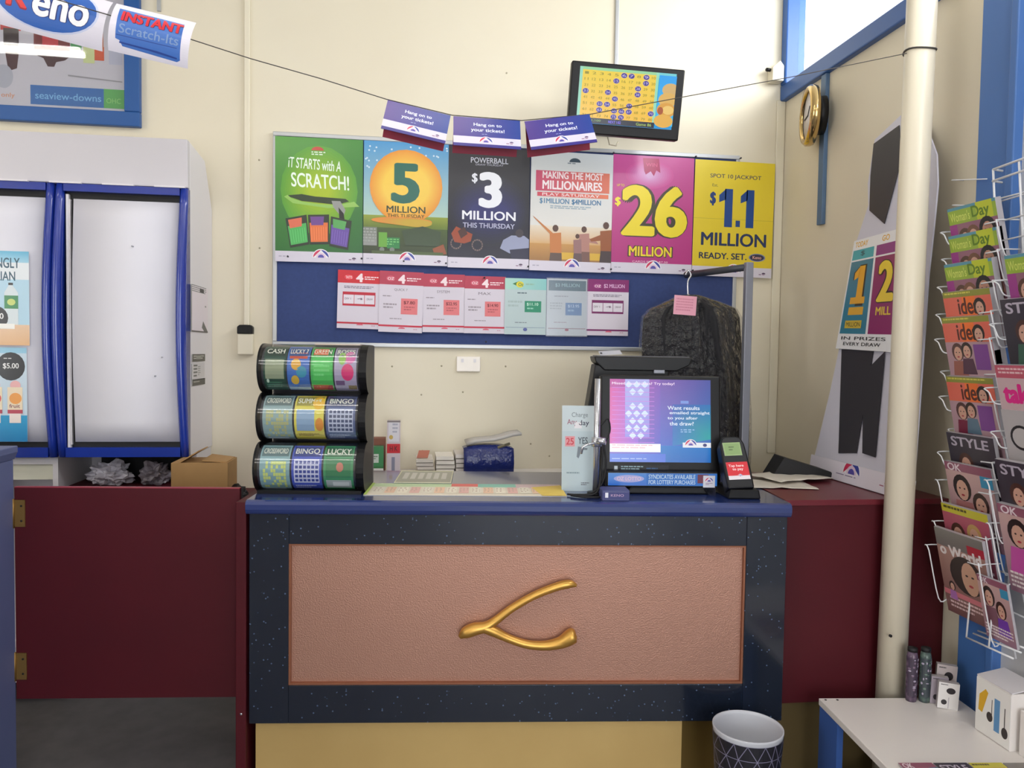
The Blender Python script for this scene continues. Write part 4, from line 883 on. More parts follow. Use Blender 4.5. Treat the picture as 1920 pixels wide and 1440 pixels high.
p.build('flyer', P_PAPER, t, M=Matrix.Rotation(R(-5), 4, 'X'))
obj('easel_back', MB().add([(-.05, .003, .01), (.05, .003, .01), (.01, .02, fh*.8), (-.01, .02, fh*.8), (-.04, .07, .0), (.04, .07, 0)], [(0, 1, 2, 3), (4, 5, 2, 3)]), M_WHITE, t, solid=.002)

# --- metal pole with clamp and cables
q = wc(1117, 912, .12); top = wc(1117, 710, .12).z
t = thing('scanner_pole', 'short silver pole with a clamp and black cables between flyer and screen', 'pole', MC @ Vector((q.x, .12, ZC)), M=Matrix.Rotation(CA, 4, 'Z'))
hp = top-ZC
obj('pole', MB().cyl((0, 0, 0), (0, 0, hp), .011), M_CHROME, t); obj('pole_foot', MB().cyl((0, 0, 0), (0, 0, .012), .03), M_BLACK, t)
obj('clamp', MB().tube([(0, 0, hp*.42), (0, 0, hp*.5)], [.018, .018], 14).cyl((.0, -.01, hp*.47), (.028, -.02, hp*.47), .012), M_CHROME, t)
obj('hook_arm', MB().tube([(-.01, -.01, hp*.45), (-.035, -.015, hp*.44), (-.05, -.015, hp*.42), (-.055, -.015, hp*.36)], .004, 8), M_CHROME, t)
cb = MB().tube(spl([(.016, -.012, hp*.5), (.03, -.02, hp*.3), (.02, -.02, hp*.12), (-.02, -.03, .012), (-.07, -.03, .007), (-.1, -.015, .006)]), .0035, 6)
cb.tube(spl([(.02, -.02, hp*.46), (.012, -.025, hp*.2), (.0, -.04, .02), (-.05, -.05, .006), (-.09, -.04, .006), (-.04, -.07, .006), (.02, -.06, .006)]), .0035, 6)
cb.tube(spl([(.01, -.015, hp*.6), (.035, -.01, hp*.66), (.045, 0, hp*.55), (.02, -.01, hp*.42)]), .003, 6)
obj('cables', cb, M_DARK, t)

# --- small blue card box in front of the terminal
q0 = wc(1126, 915, .06); q1 = wc(1176, 941, .06)
t = thing('card_box', 'small blue-grey box with white mark at the counter front edge', 'box', MC @ Vector(((q0.x+q1.x)/2, .05, ZC)), M=Matrix.Rotation(CA, 4, 'Z'))
bw = (q1.x-q0.x)/2
obj('box_body', B(-bw, -.03, 0, bw, .05, .035), mat('muted_blue_card', (70, 76, 124), .5), t, bevel=.002)
p = Print(bw*1.9, .024, (60, 64, 120)); p.rect(.08, .1, .12, .7, (230, 232, 240)); p.text('KENO', .3, .3, .5, .35, (190, 160, 190), .01); p.build('box_label', P_PAPER, t, M=Matrix.Translation((0, -.0302, .006)))

# --- eftpos / card terminal
qb = wc(1385, 938, .12); 
t = thing('card_reader', 'black card payment terminal with green display and red label right of the screen', 'card reader', MC @ Vector((qb.x, .12, ZC)), M=Matrix.Rotation(CA, 4, 'Z'))
obj('stand', MB().prism([(-.058, 0), (.058, 0), (.05, .035), (-.05, .035)], -.06, .09, lambda a, b, d: (a, d, b)), M_BLACK, t, bevel=.006)
RM = Matrix.Translation((-.012, -.045, .03)) @ Matrix.Rotation(R(-3), 4, 'Y') @ Matrix.Rotation(R(-32), 4, 'X')
hh_ = .195
out = [(-.046, 0), (.046, 0), (.048, .06), (.044, hh_-.03), (.034, hh_-.006), (.02, hh_), (-.02, hh_), (-.034, hh_-.006), (-.044, hh_-.03), (-.048, .06)]
obj('body', MB().prism(out, -.02, .03, lambda a, b, d: RM @ Vector((a, d, b))), mat('near_black_plastic', (16, 16, 20), .4, spec=.3), t, bevel=.006)
p = Print(.062, .05, (150, 176, 120)); p.rect(.08, .1, .84, .8, (136, 164, 108)); p.lines(.3, .3, .3, .4, 2, (90, 110, 70)); p.build('display', P_PAPER, t, M=RM @ Matrix.Translation((-.004, -.0205, .12)))
p = Print(.075, .065, (214, 44, 56)); p.text('Tap here', .1, .14, .7, .18, (250, 226, 226), .02); p.text('to pay', .25, .36, .5, .16, (250, 226, 226), .02); p.rect(0, .78, 1, .22, (230, 224, 230)); p.logo(.55, .82, .1); p.build('red_label', P_PAPER, t, M=RM @ Matrix.Translation((0, -.0212, .03)))

# --- papers on the right and black box behind
rnd = random.Random(4)
for i, (px, py, s_, rz, lb) in enumerate(((1478, 900, .2, .3, 'cream loose paper sheet on the burgundy side counter, top of the two'), (1450, 909, .2, -.15, 'cream paper sheet lying under another beside the card reader'))):
    q = wz(px, py, ZC); n = 8; z = ZC+.003+(.012 if i == 0 else 0)
    sh_ = MB().grid(n, n, lambda a, b: Matrix.Rotation(rz, 4, 'Z') @ Vector(((a-.5)*.27, (b-.5)*.2, .008*abs(noise.noise(Vector((a*3, b*3, i*4)))))), smooth=True)
    o = obj('paper_sheet', sh_, mat('cream_paper', (214, 206, 194), .7), M=at((q.x, q.y, z)), solid=.0015); tag(o, lb, 'paper sheet')
q = MB().prism([(0, 0), (.26, 0), (.24, .03), (.05, .085)], 0, .12, lambda a, b, d: (a, d, b))
p_ = wy(1425, 885, 3.0); o = obj('black_folder', q, M_DARK, M=at((p_.x, 2.9, ZC), rz=R(-8)), bevel=.002); tag(o, 'black wedge shaped box behind the papers near the room corner', 'box')

# ================================================================== BACK BENCH AND ITS ITEMS
BZ = .925
t = thing('back_bench', 'low cream bench along the back wall behind the granite counter', 'bench', (.4, 3.6, 0))
obj('bench_top', B(-.35, 3.45, BZ-.03, 1.15, D-.002, BZ), M_BENCH, t, world=True); obj('bench_body', B(-.33, 3.47, 0, 1.13, D-.004, BZ-.03), M_TRIM, t, world=True)
def onb(px, py, y=3.58): return wy(px, py, y)
# green box
a = onb(690, 842); b = onb(713, 880)
p = Print(b.x-a.x+.03, .135, (60, 130, 80), th=.05, side=(70, 120, 80)); p.rect(.3, .25, .45, .3, (196, 206, 196)); p.lines(.35, .32, .34, .14, 2, (90, 110, 90)); p.rect(0, .68, 1, .32, (206, 204, 200)); p.rect(0, .68, 1, .06, (60, 120, 70))
o = p.build('small_box', P_PAPER, M=at(((a.x+b.x)/2, 3.6, BZ))); tag(o, 'small green and white box standing beside the ticket dispenser', 'box')
a = onb(698, 824); o = obj('brown_box', B(a.x, 3.625, BZ, onb(722, 850).x, 3.7, a.z-.0), mat('dark_brown_card', (140, 88, 70), .6)); tag(o, 'narrow brown box between the green and the red and white box', 'box')
a = onb(726, 789, 3.55); b = onb(750, 880, 3.55); p = Print(b.x-a.x, a.z-BZ+.0, (196, 184, 190), th=.045, side=(190, 180, 180)); p.rect(.1, .03, .8, .35, (208, 204, 210)); p.rect(0, 0, 1, .03, (120, 110, 110)); p.ell(.3, .3, .15, .04, (190, 160, 80)); p.rect(0, .42, 1, .17, (190, 26, 40)); p.text('H K', .2, .46, .6, .09, (90, 20, 30), .03); p.lines(.4, .05, .4, .2, 3, (160, 160, 176)); p.rect(.35, .66, .25, .26, (130, 130, 150))
o = p.build('tall_box', P_PAPER, M=at(((a.x+b.x)/2, 3.6, BZ))); tag(o, 'tall narrow red and white box standing on the back bench', 'box')
for i, (x0, x1, h, c, lb) in enumerate(((781, 812, .085, (214, 206, 196), 'leftmost white paper pile on the back bench'), (816, 850, .098, (232, 226, 216), 'middle white paper pile on the back bench'), (852, 872, .108, (224, 216, 210), 'white paper pile against the navy pouch'))):
    a = onb(x0, 870); b = onb(x1, 870); m_ = MB()
    for k in range(5): m_.box(a.x+rnd.uniform(-.004, .004), 3.5+rnd.uniform(0, .01), BZ+k*h/5, b.x+rnd.uniform(-.004, .004), 3.68, BZ+(k+.8)*h/5)
    o = obj('paper_pile', m_, mat('pile_%d' % i, c, .7)); tag(o, lb, 'paper pile')
a = onb(781, 862); o = obj('small_card', MB().add([(0, 0, 0), (.05, 0, 0), (.06, .03, .03), (.01, .03, .03)], [(0, 1, 2, 3)]), mat('terracotta_card', (180, 110, 90), .7), M=at((a.x+.0, 3.52, BZ+.087)), solid=.003); tag(o, 'tiny terracotta card lying left of the white paper piles', 'card')
a = onb(868, 848, 3.54); b = onb(960, 884, 3.54)
pc = MB().grid(14, 8, lambda u, v: ((a.x+(b.x-a.x)*u), 3.50-.022*math.sin(PI*v)-.006*abs(noise.noise(Vector((u*7, v*5, 2)))), BZ+.002+(.143-.015*abs(2*u-1)**3)*v))
pc.grid(14, 3, lambda u, v: ((a.x+(b.x-a.x)*u), 3.50+.09*v, BZ+.145-.015*abs(2*u-1)**3))
o = obj('navy_pouch', pc, mat('navy_plastic', (34, 46, 112), .25, bump=(30, .8, .01)), solid=.003); tag(o, 'shiny navy blue plastic pouch of papers on the back bench', 'pouch')
a = onb(872, 845, 3.6); b = onb(972, 838, 3.6)
o = obj('folded_newspaper', MB().grid(6, 3, lambda u, v: (a.x+(b.x-a.x)*u, 3.5+.14*v, BZ+.152+.045*u+.004*math.sin(u*9)), True), mat('newsprint', (196, 192, 188), .8), solid=.012); tag(o, 'folded newspaper resting on the navy pouch', 'newspaper')
q = onb(945, 834, 3.5); p = Print(.06, .012, (90, 84, 60)); p.lines(.05, .2, .9, .6, 1, (160, 150, 120)); p.build('headline_label', P_PAPER, o, M=at((q.x, 3.492, q.z-.008), ry=R(-18)), world=True)

# ================================================================== CLOTHES RACK WITH BAGGED SUIT
YR = 3.22
p0 = wy(1404, 492, YR)
t = thing('garment_rail', 'grey metal garment rail stand behind the card reader', 'garment rail', (p0.x-.02, YR, 0))
obj('upright', B(p0.x-.017, YR-.015, 0, p0.x+.017, YR+.015, p0.z), M_STEEL, t, world=True, bevel=.003)
dd = ray(1286, 524); k_ = (p0.z-.02-EYE.z)/dd.z; e = EYE+dd*k_
e = Vector((wy(1286, 524, min(e.y, 3.62)).x, min(e.y, 3.62), p0.z-.02))
obj('arm', MB().tube([(p0.x, YR, p0.z-.02), e], .016, 10), mat('dark_steel', (70, 72, 80), .4, metal=.3), t, world=True)
obj('foot', B(p0.x-.25, YR-.015, 0, p0.x+.05, YR+.015, .03), M_STEEL, t, world=True)
t = thing('bagged_suit', 'black suit in a clear dry-cleaning bag with a pink tag hanging on the rail', 'garment', (wy(1300, 900, 3.4).x, 3.4, .9))
YG = 3.36
hk = wy(1293, 515, YG)
nk = wy(1293, 553, YG)
obj('hanger', MB().tube(spl([(hk.x-.012, YG+.02, hk.z+.0), (hk.x, YG+.02, hk.z+.02), (hk.x+.014, YG+.02, hk.z+.0), (hk.x, YG+.02, hk.z-.03), (nk.x, YG+.02, nk.z)]), .004, 6).tube([wy(1220, 600, YG+.02), (nk.x, YG+.02, nk.z), wy(1372, 590, YG+.02)], .007, 6), M_CHROME, t, world=True)
LF = [(553, 1278, 1308), (565, 1252, 1345), (578, 1222, 1378), (595, 1206, 1387), (640, 1203, 1390), (700, 1204, 1400), (780, 1212, 1405), (850, 1222, 1404), (930, 1230, 1400)]
def outline(v):
    x = v*(len(LF)-1); i = min(int(x), len(LF)-2); f_ = x-i
    return [LF[i][k]*(1-f_)+LF[i+1][k]*f_ for k in range(3)]
def garment(front, off, amp, seed, grow=0):
    def fn(u, v):
        py, xa, xb = outline(v); xa -= grow; xb += grow; px = xa+(xb-xa)*u
        q = wy(px, py, YG); dep = (.07+off)*math.sin(PI*min(max(u, 0), 1))**.6*min(1, .25+v*1.6)
        fold = amp*(noise.noise(Vector((u*9+seed, v*1.6, seed)))+.5*noise.noise(Vector((u*21, v*3, seed+2))))*min(1, v*3)*math.sin(PI*u)
        return (q.x, YG+(-dep+fold if front else dep*.6), q.z-(grow*.0002))
    return fn
g = MB().grid(60, 50, garment(True, 0, .05, 1)).grid(30, 20, garment(False, 0, 0, 1))
obj('suit', g, M_CLOTH, t, world=True)
g = MB().grid(50, 46, garment(True, .018, .035, 5, grow=5))
obj('clear_bag', g, M_PLAST, t, world=True)
q = wy(1262, 590, YG-.1); q2 = wy(1305, 555, YG-.1)
p = Print(q2.x-q.x, q2.z-q.z, (226, 160, 178)); p.lines(.1, .15, .75, .7, 5, (206, 130, 150)); p.build('pink_tag', P_PAPER, t, M=at(((q.x+q2.x)/2, YG-.1, q.z), ry=R(3)), world=True)

# ================================================================== RIGHT SIDE
# --- pipe column
pc = wy(1727, 0, 2.4); 
t = thing('pipe_column', 'cream painted pipe column running floor to ceiling before the right wall', 'column', (1.655, 2.395, 0))
def pcx(py, px): return wy(px, py, 2.395).x
xt, xb_ = pcx(0, 1729), pcx(1290, 1670); zt_, zb_ = wy(1729, 0, 2.395).z, wy(1670, 1290, 2.395).z
sl = (xt-xb_)/(zt_-zb_)
def pcp(z): return Vector((xb_+sl*(z-zb_), 2.395, z))
obj('pipe', MB().tube([pcp(0), pcp(CEIL)], .047, 40), mat('cream_gloss', (226, 216, 194), .35), t, world=True)
zz = wy(1715, 97, 2.395).z
rg = [pcp(zz)+Vector((.049*math.cos(a), .049*math.sin(a), .004*math.cos(a*2))) for a in [2*PI*i/24 for i in range(25)]]
obj('tie_wire', MB().tube(rg, .003, 6, cap=False), M_CORD, t, world=True)
q = wy(1671, 1193, 2.345); obj('screw', MB().cyl((q.x, 2.346, q.z), (q.x, 2.352, q.z), .005, seg=8), M_DARK, t, world=True)

# --- string and hanging cards
YSt = 2.3
SP = [wy(-160, -80, 2.0), wy(190, 24, 2.05), wy(340, 68, 2.1), wy(470, 110, 2.15), wy(600, 147, 2.2), wy(724, 186, YSt), wy(848, 216, YSt), wy(978, 226, YSt), wy(1108, 214, YSt), wy(1280, 182, 2.32), wy(1480, 145, 2.34), wy(1700, 100, 2.34)]
o = obj('hanging_string', MB().tube(SP, .0013, 6), M_CORD); tag(o, 'thin dark string sagging across the shop from the pipe column', 'string')
def tent(px0, py0, px1, py1, label):
    a = wy(px0, py0, YSt); b = wy(px1, py1, YSt); w_ = (b-a).length; an = math.atan2(b.z-a.z, b.x-a.x)
    t = thing('hanging_card', label, 'hanging card', (a+b)/2, M=Matrix.Rotation(-an, 4, 'Y'), group='ticket reminder cards on the string')
    h = .105; p = Print(w_, h, (52, 54, 150), th=.0008, side=(90, 30, 70)); p.rect(0, 0, 1, .72, (74, 46, 134), (30, 62, 146), True); p.text('Hang on to', .3, .18, .42, .14, (226, 230, 246), .02); p.text('your tickets!', .26, .36, .5, .15, (226, 230, 246), .02); p.lines(.42, .55, .14, .04, 1, (150, 160, 214))
    p.rect(0, .66, 1, .24, (214, 208, 224)); p.logo(.48, .84, .095); p.ell(.86, .8, .03, .04, (90, 60, 110), 0, 180, 8); p.lines(.78, .82, .18, .05, 1, (150, 100, 130)); p.rect(0, .9, 1, .1, (54, 44, 132))
    p.build('front_leaf', P_GLOSS, t, M=Matrix.Rotation(R(-24), 4, 'X') @ Matrix.Translation((0, 0, -h)))
    p = Print(w_*.98, h, (150, 40, 66), th=.0008, side=(120, 30, 60)); p.rect(0, 0, 1, .4, (110, 30, 80), (150, 40, 66))
    p.build('back_leaf', P_GLOSS, t, M=Matrix.Rotation(R(24), 4, 'X') @ Matrix.Translation((0, 0, -h)))
tent(727, 188, 845, 217, 'blue hanging card tilting down to the right, leftmost of the three')
tent(850, 218, 975, 227, 'blue hanging card hanging almost level, middle of the three')
tent(983, 228, 1105, 214, 'blue hanging card tilting up to the right in front of the television')
# curved sign cards at upper left
def curved_card(px0, py0, px1, py1, y, h, paint, name, label):
    a = wy(px0, py0, y); b = wy(px1, py1, y); w_ = (b-a).length; an = math.atan2(b.z-a.z, b.x-a.x); rad = h*.75
    def warp(x, z, d):
        s_ = (z-h/2)/rad; return Vector((x, -(rad+d)*math.cos(s_)+rad, (rad+d)*math.sin(s_)))
    p = Print(w_, h, (224, 222, 232), warp=warp, n=20); paint(p)
    o = p.build(name, P_GLOSS, M=at((a+b)/2, ry=-an)); tag(o, label, 'hanging sign')
def kp(p):
    p.rect(0, 0, 1, 1, (226, 222, 234)); p.ell(.62, .42, .335, .5, (200, 208, 234), n=32); p.ell(.62, .42, .32, .47, (46, 98, 182), n=32)
    p.text('K', .37, .14, .14, .5, (150, 40, 60), .06); p.text('K', .375, .13, .13, .48, (222, 62, 62), .03); p.text('eno', .53, .27, .37, .42, (30, 44, 110), .07); p.text('eno', .535, .28, .36, .4, (246, 246, 250), .035)
curved_card(-100, -36, 196, 44, 2.06, .135, kp, 'oval_logo_sign', 'white curved hanging sign with a blue oval and bold white letters, top left corner')
def ip(p):
    p.rect(0, 0, 1, 1, (226, 222, 234)); p.poly([(.07, .12), (.88, .14), (.9, .88), (.86, .92), (.18, .86), (.14, .76), (.09, .74)], (62, 110, 190)); p.rect(.09, .66, .76, .012, (30, 60, 140)); p.poly([(.14, .78), (.6, .8), (.86, .84), (.86, .87), (.5, .83), (.14, .81)], (34, 66, 146))
    p.text('INSTANT', .125, .17, .76, .22, (70, 20, 60), .075); p.text('INSTANT', .12, .16, .76, .22, (214, 44, 56), .05); p.text('Scratch-Its', .12, .44, .74, .18, (120, 150, 196), .01)
curved_card(205, 44, 356, 80, 2.02, .125, ip, 'instant_sign', 'white curved hanging sign with red INSTANT on a blue block')

# --- clock on the right wall
q = wx(1527, 215, XW-.07); 
t = thing('wall_clock', 'round gold rimmed wall clock seen edge on beside the blue strip', 'clock', (XW, q.y, q.z))
def rx(mb): return mb
Mc = Matrix.Translation((-.02, .0, 0)) @ Matrix.Rotation(R(-17), 4, 'Z') @ Matrix.Rotation(R(-90), 4, 'Y')
cr = .135
obj('rim', MB().lathe([(cr-.03, 0), (cr-.004, .0), (cr, .012), (cr, .028), (cr-.012, .042), (cr-.028, .04), (cr-.03, .03)]), mat('polished_gold', (206, 176, 120), .15, metal=.95), t, M=Mc @ Matrix.Translation((0, 0, .045)))
obj('clock_back', MB().lathe([(.0001, 0), (cr-.05, 0), (cr-.05, .045), (.0001, .045)], seg=28), M_BLACK, t, M=Mc @ Matrix.Translation((0, 0, .001)))
obj('dial', MB().lathe([(.0001, .0), (cr-.029, 0), (cr-.029, .004), (.0001, .004)], seg=28), M_WHITE, t, M=Mc @ Matrix.Translation((0, 0, .068)))
obj('hands', MB().box(-.003, -.005, .0, .003, .07, .002).box(-.003, -.05, .0, .003, .005, .002, M=Matrix.Rotation(R(40), 4, 'Z')), M_DARK, t, M=Mc @ Matrix.Translation((0, 0, .073)))
# --- motion sensor in the corner
q = wy(1458, 135, D-.05)
t = thing('motion_sensor', 'small white motion sensor in the corner under the high window', 'sensor', (q.x, D, q.z))
obj('sensor_body', MB().prism([(-.03, -.045), (.03, -.045), (.03, .03), (.01, .055), (-.03, .02)], -.06, -.001, lambda a, b, d: (a, d, b)), M_TRIM, t, bevel=.004)
obj('swivel', MB().cyl((-.03, -.03, .015), (-.055, -.045, .01), .009), M_BLACK, t)

# --- lottery standee leaning on the right wall
SY0 = 3.03; SL = .17/1.45
def sp(y, z, d=0): return Vector((1.70+(z-ZC)*SL-d, y, z))
def st_yz(px, py):      # point of the leaning card behind a pixel
    n_ = Vector((1, 0, -SL)); P = Vector((1.70, 0, ZC)); dv = ray(px, py); k_ = (P-EYE).dot(n_)/dv.dot(n_); q = EYE+dv*k_; return q.y, q.z
t = thing('lottery_standee', 'tall pale cardboard lottery standee leaning on the right wall behind the pipe', 'standee', (1.71, 2.75, ZC))
ol = [(1519, 885), (1528, 852), (1556, 735), (1574, 650), (1600, 470), (1628, 385), (1627, 345), (1640, 262), (1690, 215), (1735, 232), (1756, 290), (1758, 345), (1752, 410), (1740, 520), (1732, 640), (1722, 780), (1716, 905)]
olyz = [st_yz(*q) for q in ol]
olyz[0] = (olyz[0][0], ZC+.001); olyz[-1] = (olyz[-1][0], ZC+.001)
obj('card', MB().prism(olyz, 0, .006, lambda a, b, d: sp(a, b, d-.006)), mat('pale_lilac_card', (206, 204, 218), .5), t, world=True)
def sprint(name, pts, cols_fn):
    pass
SM = Matrix.Translation(sp(0, ZC)) @ Matrix.Rotation(math.atan(SL), 4, 'Y') @ Matrix.Rotation(R(-90), 4, 'Z')
SMi = SM.inverted()
def sloc(px, py): y, z = st_yz(px, py); q = SMi @ sp(y, z); return q.x, q.z
def panel_on(px0, py0, px1, py1, bg, paint, name, dep=.004):
    x0, z1 = sloc(px0, py0); x1, z0 = sloc(px1, py1); p = Print(x1-x0, z1-z0, bg, th=.003); paint(p, (x1-x0), (z1-z0))
    p.build(name, P_GLOSS, t, M=SM @ Matrix.Translation(((x0+x1)/2, -dep, z0)), world=True)
# plain dark blocks where the figure stood
def plain(p, w_, h_): pass
x0, z0 = sloc(1560, 860)
def dark_block(pts, c, nm, dep=.003):
    q = [sloc(*a) for a in pts]; obj(nm, MB().prism(q, -dep-.002, -dep, lambda a, b, d: SM @ Vector((a, d, b))), c, t, world=True)
M_CH = mat('charcoal_print', (48, 46, 54), .5)
dark_block([(1640, 270), (1688, 235), (1692, 300), (1660, 420), (1632, 395), (1634, 330)], M_CH, 'dark_panel')
dark_block([(1580, 655), (1640, 655), (1608, 850), (1574, 850)], M_CH, 'dark_panel')
dark_block([(1622, 700), (1662, 660), (1644, 858), (1620, 850)], M_CH, 'dark_panel', .0055)
def sg(p, w_, h_):
    p.rect(.0, .0, 1, 1, (232, 232, 236)); p.text('TODAY', .04, .02, .22, .05, (222, 170, 50), .03); p.text('GO', .5, .02, .12, .05, (222, 170, 50), .03)
    p.rect(.02, .095, .36, .09, (60, 166, 180)); p.text('$', .16, .11, .07, .05, (30, 90, 100), .02); p.rect(.42, .095, .36, .09, (140, 50, 130))
    p.rect(.02, .2, .37, .66, (52, 124, 150)); p.rect(.42, .2, .37, .66, (140, 40, 100)); p.rect(.81, .2, .17, .66, (60, 140, 90))
    p.one(.1, .24, .2, .37, (40, 40, 30)); p.one(.115, .25, .16, .34, (228, 168, 44)); p.rect(.1, .53, .22, .06, (228, 168, 44)); p.text('2', .48, .23, .25, .37, (40, 30, 30), .1); p.text('2', .49, .24, .23, .35, (232, 202, 60), .05)
    p.rect(.1, .62, .22, .07, (224, 170, 50)); p.text('MILL', .5, .63, .2, .07, (230, 200, 60), .03); p.rect(.08, .74, .24, .07, (206, 178, 60)); p.text('MILLION', .1, .755, .2, .04, (70, 70, 40), .01)
    p.text('IN PRIZES', .06, .885, .6, .03, (60, 60, 60), .01); p.text('EVERY DRAW', .1, .935, .5, .03, (40, 40, 40), .01)
cs = [sloc(*q) for q in ((1607, 453), (1722, 421), (1722, 664), (1572, 654))]
def bil(x, z, d):
    u = x+.5; v = 1-z; return SM @ Vector((*[0, 0, 0],)) if False else Vector(((1-v)*((1-u)*cs[0][0]+u*cs[1][0])+v*((1-u)*cs[3][0]+u*cs[2][0]), -.012-d, (1-v)*((1-u)*cs[0][1]+u*cs[1][1])+v*((1-u)*cs[3][1]+u*cs[2][1])))
p = Print(1, 1, (232, 232, 236), warp=bil, n=4, axis='zx'); sg(p, 1, 1); p.build('prize_sign', P_GLOSS, t, M=SM, world=True)
obj('sign_board', MB().prism(cs, -.0115, -.0075, lambda a, b, d: SM @ Vector((a, d, b))), M_WHITE, t, world=True)
def bs(p, w_, h_): p.rect(0, 0, 1, 1, (228, 222, 234)); p.logo(.45, .5, .08); p.lines(.3, .6, .35, .1, 1, (140, 130, 160)); p.ell(.78, .5, .02, .12, (180, 40, 60), 0, 180, 8); p.lines(.72, .6, .15, .1, 1, (180, 100, 130))
xa, _ = sloc(1520, 880); xb, _ = sloc(1716, 930)
p = Print(xb-xa, .075, (228, 222, 234), th=.003); bs(p, 1, 1); p.build('base_strip', P_GLOSS, t, M=SM @ Matrix.Translation(((xa+xb)/2, -.004, .003)), world=True)

# --- white bench with blue legs
BT = .372
c0 = wz(1535, 1309, BT); ba = R(-5.3)
bxr = (XW-.06-c0.x)/math.cos(ba)
t = thing('low_bench', 'low white topped bench with blue legs in the bottom right corner', 'bench', (c0.x, c0.y, 0), M=Matrix.Rotation(ba, 4, 'Z'))
obj('bench_top', B(0, -1.1, BT-.022, bxr-.01, 0, BT), M_BENCH, t, bevel=.002)
MLEG = mat('leg_blue', (58, 96, 168), .45)
obj('leg', B(.002, -.13, 0, .022, -.005, BT-.023), MLEG, t); obj('leg', B(.002, -.6, 0, .022, -.5, BT-.023), MLEG, t); obj('leg', B(bxr-.08, -.13, 0, bxr-.06, -.02, BT-.023), MLEG, t); obj('leg', B(.002, -1.08, 0, .022, -.98, BT-.023), MLEG, t)
obj('lower_shelf', B(.03, -1.05, .08, bxr-.1, -.14, .1), mat('shelf_brown', (70, 62, 52), .6), t)
for (a, b) in ((1545, 1309), (1567, 1309)):
    q = wz(a, b+1, BT); obj('screw', MB().cyl((q.x, q.y-.01, BT), (q.x, q.y-.01, BT+.001), .004, seg=8), M_DARK, t, world=True)
# bottles
def bottle(px, c, c2, label, yb):
    q = wy(px, 1303, yb); zt_ = wy(px, 1216, yb).z-BT; r_ = 11.2/FPX*yb
    t = thing('drink_bottle', label, 'bottle', (q.x, yb, BT))
    obj('body', MB().lathe([(.0001, 0), (r_*.9, 0), (r_, .008), (r_, zt_*.85), (r_*.8, zt_*.95), (.0001, zt_*.95)], seg=24), mat(label[:12], c, .25, var=(60, 1, c2)), t)
    obj('cap', MB().lathe([(.0001, zt_*.95), (r_*.85, zt_*.95), (r_*.85, zt_*1.02), (.0001, zt_*1.03)], seg=20), M_DARK, t)
    def wp(x, z, d): a = x/r_; return Vector(((r_+d+.0005)*math.sin(a), -(r_+d+.0005)*math.cos(a), z+.02))
    h = zt_*.72; p = Print(r_*2.6, h, c, warp=wp, n=8, axis='x'); rn = random.Random(px)
    for i in range(26): p.ell(rn.uniform(.05, .95), rn.uniform(.02, .98), rn.uniform(.04, .12), rn.uniform(.01, .04), c2 if rn.random() < .5 else (170, 160, 180), n=7)
    p.build('label', P_GLOSS, t)
bottle(1708, (64, 52, 70), (120, 100, 120), 'dark mauve patterned bottle standing right against the pipe column', 2.29)
bottle(1733, (58, 66, 72), (100, 122, 110), 'dark green-grey patterned bottle, second from the pipe column', 2.28)
# small white packs with black holes
for i, (px, py0, py1, w_, h_, ry, lb) in enumerate(((1757, 1252, 1307, .05, .09, 6, 'small grey-white pack with black hole, left of the group of three'), (1768, 1232, 1300, .06, .12, 10, 'tallest small white pack with a black hole, behind the other two'), (1774, 1262, 1312, .06, .085, 8, 'front small white pack with black dots beside the blue pilaster'))):
    yb = (2.27, 2.29, 2.235)[i]; q = wy(px, py1, yb); p = Print(w_, h_, ((150, 140, 150), (196, 184, 184), (222, 218, 216))[i], th=.02, side=(180, 172, 172)); p.ell(.6, .3, .22, .12, (34, 26, 32)); p.ell(.3, .75, .14, .1, (44, 40, 44)); p.rect(.5, .55, .04, .42, (180, 172, 180)); p.lines(.1, .06, .6, .06, 1, (60, 56, 60))
    o = p.build('small_pack', P_PAPER, M=at((q.x, yb, BT+.001), rz=R(-25), ry=R(ry*.3))); tag(o, lb, 'pack')
# music note box
fa = wz(1893, 1410, BT); fb = wz(1828, 1366, BT); an = math.atan2(fa.y-fb.y, fa.x-fb.x); L_ = (fa-fb).length; hN = wx(1893, 1300, fa.x).z-BT
t = thing('music_note_box', 'white carton with yellow and blue music notes against the right wall', 'carton', (fa+fb)/2, M=Matrix.Rotation(an, 4, 'Z'))
obj('box_body', B(-L_/2, 0, 0, L_/2, .085, hN), M_BENCH, t, bevel=.002)
p = Print(L_*.98, hN*.96, (236, 234, 230)); p.poly([(.1, .3), (.28, .15), (.36, .2), (.2, .62), (.08, .6)], (222, 172, 40)); p.ell(.42, .62, .09, .09, (60, 52, 50)); p.rect(.47, .28, .02, .34, (60, 52, 50)); p.rect(.55, .22, .16, .6, (96, 148, 196)); p.ell(.86, .75, .09, .1, (60, 52, 50)); p.rect(.84, .3, .025, .44, (60, 52, 50)); p.build('printed_face', P_PAPER, t, M=Matrix.Translation((0, -.0003, hN*.02)))
obj('lid_flap', MB().add([(-L_/2, 0, hN+.001), (L_/2, 0, hN+.001), (L_/2, .09, hN+.018), (-L_/2, .09, hN+.018)], [(0, 1, 2, 3)]), M_WHITE, t, solid=.003)
# second carton further right, partly out of the frame
q = wz(1925, 1425, BT); t = thing('white_carton', 'white carton with black dot at the right edge of the frame', 'carton', (q.x, q.y-.02, BT), M=Matrix.Rotation(an, 4, 'Z'))
obj('box_body', B(-.05, 0, 0, .12, .08, .13), M_BENCH, t, bevel=.002); obj('dot', MB().cyl((-.01, -.002, .08), (-.01, 0, .08), .014, seg=16), M_DARK, t)

